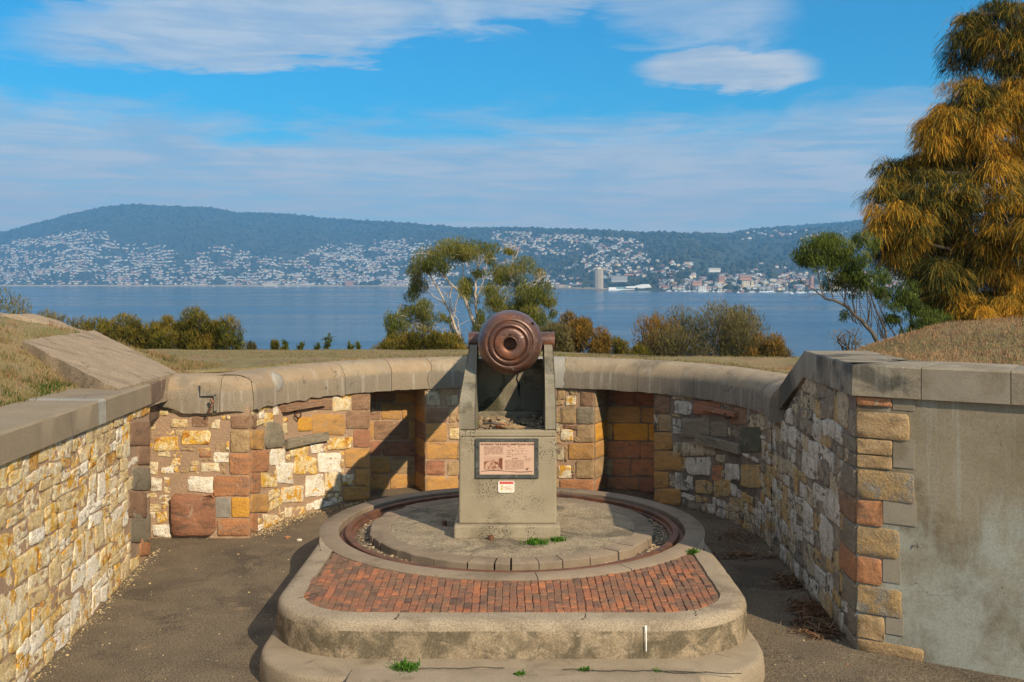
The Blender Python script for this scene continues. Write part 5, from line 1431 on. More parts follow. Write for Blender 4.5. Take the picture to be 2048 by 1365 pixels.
    V = P + [(x, Y - .001, z) for x, _, z in P]
    mk('plate', V, [tuple(range(n))] + [(i, i + n, (i + 1) % n + n, (i + 1) % n) for i in range(n)], weathered('white_plate', (.74, .71, .64), (.66, .62, .54), s1=9, grain=60, gamt=.05, bump=0, rough=.5), e2)
    red = flat('red_print', (.60, .02, .03), .5); yel = flat('yellow_print', (.62, .42, .12), .5); redl = flat('pale_red_print', (.6, .16, .12), .5)
    def bar(x0_, y0_, x1_, y1_, mt, nm, dy=.0135): m_ = MB(); m_.add([(X(x0_), Y - dy, Z(y1_)), (X(x1_), Y - dy, Z(y1_)), (X(x1_), Y - dy, Z(y0_)), (X(x0_), Y - dy, Z(y0_))], [(0, 1, 2, 3)]); m_.build(nm, mt, e2)
    bar(999.5, 963.2, 1026.5, 967.8, red, 'red_header')
    bar(1001.5, 964.8, 1020, 966.2, redl, 'header_text', .0142)
    bar(1021.5, 964.3, 1024.5, 966.8, redl, 'header_mark', .0142)
    for (a, b_, c, d, mt) in ((1002, 970.5, 1006, 973.5, yel), (1002, 975, 1005.5, 980.5, yel), (1007, 974, 1014, 974.8, redl), (1011, 976, 1022, 976.9, redl), (1013, 972, 1020, 972.8, yel), (1008, 978.6, 1024, 979.3, yel), (1022, 981, 1024.5, 982.6, yel)): bar(a, b_, c, d, mt, 'print_mark')
build_sign()

# ------------------------------------------------------------------ earth banks and lawn round the pit, down to the river
def sstep(x): x = min(1, max(0, x)); return x * x * (3 - 2 * x)

def zf(x, y):
    """ground height outside the pit"""
    z = 2.07
    if y > 16.5: z -= .058 * (y - 16.5)
    z -= .045 * max(0, min(x, 9)) * sstep((y - 16) / 8)
    z += .03 * n2(x * .5, y * .5, 2)
    # left bank
    fl = 1 - sstep((y - 14.2) / 2.6)
    z += .80 * (lambda t: t if t < .8 else .8 + .2 * sstep((t - .8) / .6))(max(0, (-x - 4.66) / 2.15)) * fl
    # right bank
    if x > 0: z += max(.40 * (1 - sstep((y - 11.3) / 1.5)), .74 * sstep((x - 3.5) / 2.8) * (1 - sstep((y - 13.4) / 3.2))) * sstep((x - 3.0) / .6)
    if y > 32: z -= .22 * (y - 32) + .0
    if y < -5: pass
    r = max(abs(x) - 60, 0)
    z -= .25 * r
    return max(z, SEA - 3)

def build_ground():
    inner = []   # (x, y, z)
    lw = lambda y: (-3.72 - .105 * (y - 6.05) - .60)
    for y in (3.0, 4.5, 6, 7, 8, 9, 10, 11, 12, 13.3): inner.append((lw(y), y, 2.09))
    inner.append((-5.1, 13.9, 2.06))
    inner.append((-4.6, 14.0, 2.055))
    for p in arc(pi - .42, .30, RW + .37, 40): inner.append((p.x, p.y, 2.082))
    for y, z in ((13.4, 2.09), (12.9, 2.09), (12.2, 2.11), (11.5, 2.34), (10.9, 2.53), (10.3, 2.54)): inner.append((3.74, y, z))
    nrm = Vector((-PD.y, PD.x))
    for d in (0.35, .8, 1.4, 2, 3, 4, 5.5): p = KX + PD * d + Vector((.526, .85)) * .58; inner.append((p.x, p.y, 2.545))
    rad = [0, .06, .14, .25, .4, .6, .85, 1.15, 1.5, 2, 2.6, 3.3, 4.2, 5.3, 6.6, 8.2, 10, 12.5, 15.5, 19, 24, 30, 38, 48, 60, 80, 110, 150]
    c0 = Vector((0, 6.2)); V = []
    # resample the inner line
    fine = []
    for a, b in zip(inner, inner[1:]):
        n = max(1, int((Vector(b) - Vector(a)).length / .14))
        for k in range(n): fine.append(tuple(Vector(a).lerp(Vector(b), k / n)))
    fine.append(inner[-1])
    for s in rad:
        for (x, y, z) in fine:
            d = (Vector((x, y)) - c0).normalized(); q = Vector((x, y)) + d * s
            w = sstep(s / .8)
            rag = (.05 * n2(x * 3, y * 3, 1) + .03 * n2(x * 9, y * 9, 4)) if s == 0 else 0
            q += d * rag
            zz = z * (1 - w) + zf(q.x, q.y) * w + (0.02 * n2(q.x * 2.5, q.y * 2.5, 7) + .012 * n2(q.x * 8, q.y * 8, 9)) * (1 if s > 0 else .4) + (-.02 if s == 0 else .012 if s < .3 else 0)
            V.append((q.x, q.y, zz))
    n = len(fine); F = [(j * n + i, j * n + i + 1, (j + 1) * n + i + 1, (j + 1) * n + i)[::-1] for j in range(len(rad) - 1) for i in range(n - 1)]
    m = weathered('dry_lawn', (0.27, 0.195, 0.095), (0.18, 0.165, 0.06), (0.19, 0.125, 0.072), s1=.9, ss=2.2, samt=(.5, .68), grain=60, gamt=.45, bump=.8, bscale=40, bdist=.02, light=((.30, .225, .12), 5, .58), stretch=(1, .6, 1))
    tag(mk('ground', V, F, m, smooth=True, loc=(0, 0, 0)), None, None, None, 'structure')
build_ground()

def pts_on_ground(n, region):
    out = []
    while len(out) < n:
        x, y, w = region()
        out.append((x, y, w))
    return out

def build_grass():
    from mathutils.bvhtree import BVHTree
    g = bpy.data.objects['ground']; bv = BVHTree.FromPolygons([v.co[:] for v in g.data.vertices], [p.vertices[:] for p in g.data.polygons])
    rr = random.Random(12); B = []; D = []; L = []; T = []
    def put(x, y, h, t):
        hit = bv.ray_cast(Vector((x, y, 20)), Vector((0, 0, -1)))
        if hit[0] is None: return
        B.append(hit[0] - Vector((0, 0, .01))); D.append((rr.gauss(0, .55), rr.gauss(0, .4), 1)); L.append(h * rr.uniform(.5, 1.4)); T.append(t)
    for i in range(15000):   # left bank
        x = -4.2 - abs(rr.gauss(0, 1.2)) ; y = rr.uniform(7, 15.5)
        dry = n2(x * 1.3, y * 1.3, 5)
        if dry < -.12 and rr.random() < .8: continue
        put(x, y, .05, min(1, max(0, rr.gauss(.62, .15))) if n2(x * 2, y * 2, 8) < .34 else rr.uniform(.0, .3))
    for i in range(420):   # tufts
        if i < 260: x = -4.35 - abs(rr.gauss(0, 1.1)); y = rr.uniform(8, 15)
        else: x = rr.uniform(3.8, 8.0); y = rr.uniform(9.6, 13.6)
        if i >= 260 and y < 9.95 - (x - 3.7) * .62: continue
        tt_ = rr.uniform(.45, .9) if rr.random() < .92 else rr.uniform(.05, .25)
        if i >= 260: tt_ = rr.uniform(.75, 1)
        for k in range(26): put(x + rr.gauss(0, .05), y + rr.gauss(0, .05), .085, min(1, max(0, tt_ + rr.gauss(0, .1)))) if i < 260 or k < 10 else None
    for i in range(900):   # green fringe by the left coping
        y = rr.uniform(8.2, 9.9) if rr.random() < .6 else rr.uniform(10.8, 11.6); x = -3.72 - .105 * (y - 6.05) - .68 - abs(rr.gauss(0, .14))
        put(x, y, .05, rr.uniform(0, .15))
    for i in range(42000):   # right bank: pale matted straw
        x = rr.uniform(3.7, 9.5); y = rr.uniform(9.0, 14.5)
        if y < 9.85 - (x - 3.7) * .62: continue
        put(x, y, .038, min(1, max(0, rr.gauss(.84, .14))))
    for i in range(20000):  # back lawn
        x = rr.uniform(-9, 6); y = 16.4 + 15 * rr.random() ** 1.3
        put(x * (y / 20), y, .035, min(1, max(0, rr.gauss(.55 - .22 * n2(x * .6, y * .4, 3) * 2, .16))))
    for i in range(1600):  # fringe along the curved coping
        a = rr.uniform(.2, pi - .2); r_ = RW + .40 + abs(rr.gauss(0, .05)); put(CC.x + r_ * cos(a), CC.y + r_ * sin(a), .04, rr.uniform(.3, .9))
    B = np.array([tuple(b) for b in B]); D = np.array(D); L = np.array(L); T = np.array(T)
    D /= np.linalg.norm(D, axis=1)[:, None]
    N = len(B); a = NP.uniform(0, pi, N); w = NP.uniform(.0025, .007, N)
    side = np.stack([np.cos(a) * w, np.sin(a) * w, np.zeros(N)], 1)
    tip = B + D * L[:, None]
    V = np.stack([B - side, B + side, tip - side * .35, tip + side * .35], 1)
    m = leafmat('grass_blades', [(.05, .085, .015), (.11, .12, .03), (.20, .16, .06), (.26, .165, .08), (.36, .215, .115)], .15, 2.5)
    tag(mkquads('grass', V, m, tint=T), 'short dry grass growing on the banks and lawn round the pit', 'grass', None, 'stuff')
    return bv
BV = build_grass()
def gz(x, y):
    h = BV.ray_cast(Vector((x, y, 30)), Vector((0, 0, -1)))
    return h[0].z if h[0] is not None else 0

def build_slab():
    # sloping concrete slab climbing the left bank from the coping
    C_ = Vector((-4.42, 13.50, 2.105)); D_ = Vector((-4.33, 11.25, 2.11)); A_ = Vector((-5.80, 12.15, 2.60)); B_ = Vector((-5.93, 14.55, 2.60))
    def fn(a, b):
        p = (D_.lerp(C_, a)).lerp(A_.lerp(B_, a), b)
        e_ = .05 * n2(b * 7, 1.5) if a == 0 else 0
        p = p + Vector((0, e_, .012 * mn.noise(p * 3) + .006 * mn.noise(p * 11)))
        return p
    v, f = grid(30, 24, fn)
    b = MB(); b.add(v, f); nu, nv = 30, 24
    rim = [i for i in range(nu)] + [j * nu + nu - 1 for j in range(1, nv)] + [(nv - 1) * nu + i for i in range(nu - 2, -1, -1)] + [j * nu for j in range(nv - 2, 0, -1)]
    base = len(b.v)
    for i in rim: b.v.append((v[i][0] + .02, v[i][1] - .01, v[i][2] - .32))
    k = len(rim)
    for i in range(k): b.f.append((rim[i], base + i, base + (i + 1) % k, rim[(i + 1) % k]))
    o = b.build('concrete_slab', M['slab'], None)
    tag(o, 'sloping brown concrete slab rising from the left coping onto the bank', 'slab')
    # shallow ridge of weathered concrete on the crest behind it
    def fn2(a, b_):
        x = -8.2 + 2.35 * a; y = 14.15 + .9 * b_ - .0 * a
        z = 2.86 - .05 * a - .26 * sstep((a - .5) * 2) + .035 * n2(x * 3, y * 3) - .35 * max(0, b_ - .65) - .25 * (1 - sstep(b_ * 5))
        return (x, y, z)
    v, f = grid(30, 10, fn2); o = mk('crest_slab', v, f, M['slab'], None, smooth=True)
    tag(o, 'rough weathered concrete crest at the top of the left bank', 'slab')
build_slab()

# ------------------------------------------------------------------ vegetation
def ribbons(P, D, L, w, segs=2, grav=0.0, taper=.3, ):
    """thin drooping strips. P,D (N,3), L (N,), w (N,)"""
    N = len(P); a = NP.uniform(0, 2 * pi, N)
    D = D / np.linalg.norm(D, axis=1)[:, None]
    side = np.stack([np.cos(a), np.sin(a), np.zeros(N)], 1) * (w / 2)[:, None]
    rows = []; p = P.copy(); d = D.copy()
    for s in range(segs + 1):
        k = 1 - (1 - taper) * s / segs
        rows += [p - side * k, p + side * k]
        if s < segs:
            p = p + d * (L / segs)[:, None]
            d = d + np.array([0, 0, -grav]); d /= np.linalg.norm(d, axis=1)[:, None]
    return np.stack(rows, 1)

def ball(n, hollow=0.0):
    v = NP.normal(size=(n, 3)); v /= np.linalg.norm(v, axis=1)[:, None]
    r = NP.uniform(hollow ** 3, 1, n) ** (1 / 3)
    return v * r[:, None], v

BARK_W = weathered('pale_gum_bark', (.52, .46, .40), (.38, .33, .28), (.20, .15, .12), s1=6, ss=4, samt=(.55, .7), grain=40, bump=.3)
BARK_D = weathered('dark_bark', (.045, .036, .03), (.08, .062, .05), s1=8, grain=40, bump=.5)
BARK_M = weathered('grey_brown_bark', (.10, .085, .072), (.065, .055, .047), (.18, .15, .125), s1=6, ss=5, grain=40, bump=.4)
L_GUM = leafmat('gum_leaves', [(.06, .075, .018), (.14, .15, .03), (.24, .22, .045), (.31, .23, .07)], .35, 1.2)
L_GUM2 = leafmat('fresh_gum_leaves', [(.035, .055, .015), (.075, .10, .022), (.14, .165, .034), (.23, .23, .05)], .32, 1.0)
L_BUSH = leafmat('olive_gold_bush', [(.05, .055, .013), (.12, .11, .018), (.20, .15, .025), (.30, .19, .035)], .3, .8)
L_OAK = leafmat('she_oak_olive', [(.06, .06, .025), (.13, .115, .042), (.19, .15, .06), (.25, .17, .075)], .3, .9)
L_RUST = leafmat('rusty_she_oak', [(.07, .055, .018), (.16, .11, .026), (.27, .15, .03), (.38, .19, .035)], .3, .8)
L_CAS = leafmat('she_oak_tassels', [(.030, .038, .014), (.10, .10, .028), (.24, .18, .035), (.52, .27, .03), (.72, .36, .04)], .25, .7)

def tree_part(name, V, mat, e, tint): return mkquads(name, V, mat, e, loc=tuple(WL[e]), tint=tint)

def limb(b, pts, r0, r1, wob=0.0, n=6, sub=4):
    """smooth tapered limb through points"""
    P = [Vector(p) for p in pts]; Q = []
    for i in range(len(P) - 1):
        p0 = P[max(0, i - 1)]; p1 = P[i]; p2 = P[i + 1]; p3 = P[min(len(P) - 1, i + 2)]
        for k in range(sub):
            t = k / sub
            Q.append(.5 * ((2 * p1) + (p2 - p0) * t + (2 * p0 - 5 * p1 + 4 * p2 - p3) * t * t + (3 * p1 - p0 - 3 * p2 + p3) * t ** 3))
    Q.append(P[-1])
    m = len(Q)
    if wob:
        for i in range(1, m - 1): Q[i] = Q[i] + Vector((R.uniform(-wob, wob), R.uniform(-wob, wob), R.uniform(-wob, wob)))
    b.tube(Q, [r0 + (r1 - r0) * (i / (m - 1)) ** .8 for i in range(m)], n)
    return Q

def gum_leaves(clumps, dens, leaf=(.09, .028), droop=.9):
    """clumps: (centre Vector, rx, ry, rz). Leaves hang from twigs inside each clump."""
    Vs, Ts = [], []
    for (c, rx, ry, rz) in clumps:
        # sub-clumps give an uneven outline with gaps
        ns = max(3, int(7 * (rx * rz / .3) ** .6))
        for k in range(ns):
            o, _ = ball(1); o = o[0] * np.array([rx, ry, rz]) * .85
            sr = R.uniform(.5, .95); n = int(dens * R.uniform(.5, 1.3) * (rx * rz) / ns * 9)
            if n < 4: n = 4
            p, _ = ball(n); p = p * np.array([rx * sr, ry * sr, rz * sr * .9]) + o + np.array(c)
            D = NP.normal(size=(n, 3)) * .45 + np.array([0, 0, -droop])
            L = NP.uniform(.7, 1.3, n) * leaf[0]; w = NP.uniform(.7, 1.3, n) * leaf[1]
            Vs.append(ribbons(p, D, L, w, 1, 0, .35)); Ts.append(np.clip(NP.normal(.45 + .12 * R.gauss(0, 1) + .1 * (o[2] / rz), .14, n), 0, 1))
    return np.concatenate(Vs), np.concatenate(Ts)

def build_gum():
    Y = 35.0; base = PX(930, 706, Y); base.z -= .6
    e = empty('gum_tree', base, 'spreading pale barked gum tree rising behind the gun breech', 'tree')
    def p(px, py, dy=0.0): return PX(px, py, Y + dy)
    def branch(b, pts, r0, r1, n=5): return limb(b, [p(*q) for q in pts], r0, r1, .02, n)
    b = MB()
    branch(b, [(934, 712), (925, 690), (905, 640), (893, 610), (870, 570), (855, 545)], .065, .022, 7)
    b.build('trunk', BARK_W, e)
    b = MB(); branch(b, [(957, 700), (948, 650), (937, 620), (925, 590), (905, 572), (888, 550), (872, 530)], .085, .024, 7); b.build('trunk', BARK_W, e)
    b = MB(); branch(b, [(960, 700), (956, 650), (951, 600), (952, 560), (956, 535), (955, 510)], .065, .02, 7); b.build('trunk', BARK_W, e)
    b = MB(); branch(b, [(930, 705), (905, 680), (880, 668), (860, 662), (840, 668), (815, 684)], .09, .02, 6); b.build('trunk', BARK_W, e)
    br = [[(893, 610), (880, 600), (866, 592), (850, 580)], [(905, 640), (885, 640), (870, 648), (850, 645), (835, 640)], [(860, 662), (840, 655), (820, 650), (800, 655), (790, 640)], [(815, 684), (802, 690), (796, 700)], [(840, 668), (830, 680), (822, 692)],
          [(925, 590), (927, 560), (926, 530), (924, 505)], [(951, 600), (962, 575), (970, 550), (975, 520)], [(956, 535), (965, 520), (980, 505)], [(872, 530), (865, 515), (855, 508)], [(888, 550), (895, 525), (905, 505)], [(905, 572), (900, 600), (906, 625)],
          [(952, 560), (940, 540), (935, 515)], [(1000, 690, 1), (1000, 640, 1), (1010, 600, 1), (1022, 560, 1), (1026, 520, 1), (1024, 500, 1)], [(1000, 640, 1), (985, 600, 1), (990, 570, 1)], [(1040, 690, 1), (1060, 660, 1), (1085, 640, 1), (1110, 628, 1)], [(1010, 600, 1), (1035, 585, 1), (1060, 575, 1), (1080, 560, 1)],
          [(1085, 640, 1), (1100, 652, 1), (1120, 645, 1)], [(880, 668), (862, 676), (845, 690)], [(905, 640), (912, 610), (918, 590)], [(930, 705), (915, 670), (905, 650), (897, 620)], [(934, 712), (918, 660), (915, 640), (900, 615), (893, 590)], [(1024, 500, 1), (1012, 497, 1)], [(1026, 520, 1), (1036, 505, 1), (1034, 497, 1)], [(870, 648), (860, 655), (846, 652), (832, 646)], [(800, 655), (806, 670), (815, 678)]]
    for q in br:
        b = MB(); branch(b, q, .028, .008, 4); b.build('branch', BARK_W, e)
    # fine twigs: too small to pick apart
    b = MB()
    tips = [q[-1] for q in br]
    for q in tips:
        for _ in range(7):
            a = p(*q); d = Vector((R.gauss(0, .28), R.gauss(0, .28), R.gauss(.05, .22))); b.tube([a, a + d * .5 + Vector((0, 0, .03)), a + d * 1.1], [.008, .006, .003], 3)
    for _ in range(60):
        q = p(R.uniform(790, 930), R.uniform(640, 692), R.uniform(-.5, .5)); d = Vector((R.uniform(-.6, .6), R.uniform(-.3, .3), R.uniform(-.22, .3))); b.tube([q, q + d * .5, q + d + Vector((0, 0, -.05))], [.011, .008, .003], 3)
    tag(b.build('twigs', BARK_W, e), kind='stuff')
    k = Y / FPX
    cl = [(905, 508, 34, 22), (888, 515, 18, 16), (935, 500, 24, 14), (962, 503, 24, 14), (980, 513, 12, 14), (848, 530, 26, 22), (865, 540, 18, 14), (835, 560, 14, 22), (828, 585, 12, 16), (920, 575, 12, 18), (938, 577, 16, 18), (962, 545, 12, 8),
          (843, 612, 18, 14), (826, 628, 26, 14), (795, 640, 20, 16), (783, 660, 10, 24), (850, 630, 18, 14), (886, 632, 12, 10), (812, 622, 14, 10), (776, 685, 8, 16), (1012, 503, 10, 6), (1028, 502, 10, 6),
          (1000, 545, 16, 14), (1020, 560, 26, 22), (1048, 545, 20, 18), (1075, 565, 22, 18), (1045, 580, 28, 18), (985, 600, 18, 20), (1000, 620, 22, 18), (1060, 605, 28, 16), (1090, 598, 22, 18), (1040, 625, 30, 20), (1080, 630, 28, 18), (1100, 615, 14, 14), (960, 640, 12, 22), (1000, 655, 20, 20), (1060, 655, 30, 20), (905, 655, 8, 10), (970, 580, 10, 14)]
    C_ = [(PX(x, y, Y + R.uniform(-.9, .9) + (1 if x > 985 else 0)), rx * k * 1.28, max(rx * k, .3), ry * k * 1.42) for x, y, rx, ry in cl]
    V, T = gum_leaves(C_, 980, (.10, .019))
    tree_part('crown', V, L_GUM, e, T)
build_gum()

def bush(name, px, py_base, py_top, wpx, Y, mat, label, cat='bush', group=None, n=7000, bark=BARK_M, up=.4, L=(.10, .26), w=.032, seed=0, sparse=0.0, lobes=13, lean=0.0, stems=6, bz=None):
    rs = random.Random(seed); k = Y / FPX
    base = PX(px, py_base, Y); H = (py_base - py_top) * k; Wd = wpx * k / 2
    base.z = (gz(base.x, base.y) - .05) if bz is None else bz
    top = CAMZ - (py_top - HZ) * k; H = top - base.z
    e = empty(name, base, label, cat, group)
    Vs, Ts = [], []
    b = MB(); LB = []
    for i in range(lobes):
        x = rs.uniform(-.9, .9) if i else 0; hz = sqrt(max(.05, 1 - x * x * .75))
        z = rs.uniform(.40, .82) * hz if i else .72
        r = rs.uniform(.22, .40)
        LB.append((Vector((base.x + (x + lean * z) * Wd, base.y + rs.uniform(-.6, .6) * Wd, base.z + z * H)), r * Wd * 1.15, r * H * .9))
    # lower skirt
    for i in range(int(lobes * (1.0 if not sparse else .3))): LB.append((Vector((base.x + rs.uniform(-1, 1) * Wd, base.y + rs.uniform(-.5, .5) * Wd, base.z + rs.uniform(.1, .4) * H)), .32 * Wd, .26 * H))
    area = sum(q[1] * q[2] for q in LB)
    for (c, rx, rz) in LB:
        m = int(n * rx * rz / area)
        p, nv = ball(m, .35); p = p * np.array([rx, rx, rz])
        D = nv * .75 + np.array([0, 0, up]) + NP.normal(size=(m, 3)) * .5
        Ln = NP.uniform(L[0], L[1], m) * (.6 + .4 * NP.uniform(0, 1, m))
        Vs.append(ribbons(p + np.array(c) - D / np.linalg.norm(D, axis=1)[:, None] * (Ln * .5)[:, None], D, Ln, NP.uniform(.6, 1.3, m) * w, 2, .12, .3))
        Ts.append(np.clip(NP.normal(.42 + .10 * rs.gauss(0, 1), .15, m) + .22 * (p[:, 2] / rz), 0, 1))
    tree_part('foliage', np.concatenate(Vs), mat, e, np.concatenate(Ts))
    for i in range(stems):
        c, rx, rz = LB[i % len(LB)]
        b = MB(); mid = base.lerp(c, .5) + Vector((rs.uniform(-.2, .2), rs.uniform(-.2, .2), -.1)) * Wd
        limb(b, [base + Vector((rs.uniform(-.12, .12) * Wd, 0, -.3)), mid, c, c + Vector((rs.uniform(-.3, .3) * Wd, 0, rz * .8))], .045 * min(1, Wd / .6) ** 1.5, .012 * min(1, Wd / .8), .02 * min(1, Wd), 5)
        for _ in range(4):
            a = mid.lerp(c, rs.random()); d = Vector((rs.uniform(-.5, .5), rs.uniform(-.4, .4), rs.uniform(.1, .5))) * Wd * .6
            q_ = min(1, Wd / .8) ** 1.3; b.tube([a, a + d * .5, a + d], [.018 * q_, .012 * q_, .005 * q_], 4)
        b.build('stem', bark, e)
    return e

BB = [  # px, base, top, width, Y, mat, label, kwargs
    ('bush', 25, 690, 588, 150, 40, L_BUSH, 'dense olive wattle bush rising behind the crest at the far left', dict(n=9000)),
    ('bush', 130, 700, 620, 110, 38, L_OAK, 'feathery olive brown bush second from the left behind the bank', dict(n=7000)),
    ('bush', 185, 705, 640, 60, 36, L_RUST, 'small reddish brown bush between the feathery and the golden bushes', dict(n=3000)),
    ('bush', 262, 702, 628, 150, 34, L_BUSH, 'golden green bush on the left lawn edge, left of the rounder one', dict(n=12000)),
    ('bush', 330, 700, 626, 60, 34.5, L_BUSH, 'narrow upright golden bush squeezed between two wider ones', dict(n=4500)),
    ('bush', 398, 702, 620, 140, 33.5, L_BUSH, 'large rounded golden green bush at the right end of the left hedge', dict(n=13000)),
    ('bush', 552, 702, 683, 22, 33, L_BUSH, 'tiny round golden shrub alone on the lawn edge', dict(n=900, lobes=4, stems=2)),
    ('bush', 508, 702, 684, 34, 33, L_OAK, 'low tuft of brown twiggy scrub on the lawn edge', dict(n=700, lobes=4, stems=3)),
    ('bush', 850, 706, 650, 150, 33.5, L_BUSH, 'dark tangled bush beneath the gum tree left of the gun', dict(n=9000)),
    ('bush', 1150, 722, 630, 110, 34, L_RUST, 'rust gold she oak bush just right of the gun', dict(n=11000)),
    ('bush', 1105, 715, 650, 90, 33, L_OAK, 'olive bush filling the gap close behind the right trunnion', dict(n=7000)),
    ('bush', 1238, 722, 674, 90, 35, L_BUSH, 'low olive bush on the lawn edge right of the rusty bush', dict(n=6000)),
    ('bush', 1425, 724, 610, 225, 38, L_OAK, 'big domed grey olive she oak bush standing above the right coping', dict(n=24000, sparse=.5, stems=14, w=.028, bark=BARK_M, lobes=26)),
    ('bush', 1318, 722, 628, 105, 38.5, L_RUST, 'sparse brown she oak bush at the left of the big domed one', dict(n=6500, sparse=.8, stems=6, w=.024)),
    ('bush', 1545, 722, 670, 100, 37, L_RUST, 'orange gold bush low against the corner wall coping', dict(n=8000)),
]
for i, (nm, px, pb, pt_, wd, Y, mt, lab, kw) in enumerate(BB):
    kw['n'] = int(kw['n'] * 1.7); bush(nm, px, pb + 6, pt_, wd * 1.12, Y, mt, lab, seed=40 + i, **kw)

def sapling(px, py_base, py_top, wpx, Y, label, seed, n=160):
    rs = random.Random(seed); k = Y / FPX; base = PX(px, py_base + 6, Y); H = (py_base + 6 - py_top) * k; W_ = wpx * k / 2
    e = empty('sapling', base, label, 'sapling', 'young saplings along the lawn edge')
    b = MB(); P = []
    for s in range(3):
        tip = base + Vector((rs.uniform(-.8, .8) * W_, rs.uniform(-.3, .3) * W_, H * rs.uniform(.6, 1.0) if s else H))
        b.tube([base, base.lerp(tip, .5) + Vector((.02, 0, .03)), tip], [.018, .012, .004], 4)
        for _ in range(n // 3): P.append(tuple(base.lerp(tip, rs.uniform(.2, 1)) + Vector((rs.gauss(0, .3) * W_ * .6, rs.gauss(0, .3) * W_ * .6, 0))))
    b.build('stem', BARK_D, e); P = np.array(P); m = len(P)
    tree_part('leaves', ribbons(P, NP.normal(size=(m, 3)) * .6 + np.array([0, 0, .6]), NP.uniform(.07, .14, m), np.full(m, .045), 1, 0, .4), L_GUM, e, np.clip(NP.normal(.25, .12, m), 0, 1))
for i, (a, b_, c, w_, lab) in enumerate(((452, 698, 650, 28, 'tall thin dark sapling at the right end of the golden hedge'), (478, 700, 664, 36, 'bushy dark sapling with several leaders near the hedge end'), (572, 700, 684, 22, 'small sapling just right of the tiny golden shrub'), (600, 700, 687, 12, 'very small sapling half way along the lawn edge'), (655, 700, 668, 36, 'tallest leafy sapling in the middle of the lawn edge'), (632, 700, 688, 18, 'stubby sapling at the foot of the tallest one'), (700, 700, 686, 22, 'low dark sapling left of the gum tree scrub'), (718, 700, 687, 14, 'last little sapling before the gum tree scrub'))):
    sapling(a, b_, c, w_, 33, lab, 90 + i)

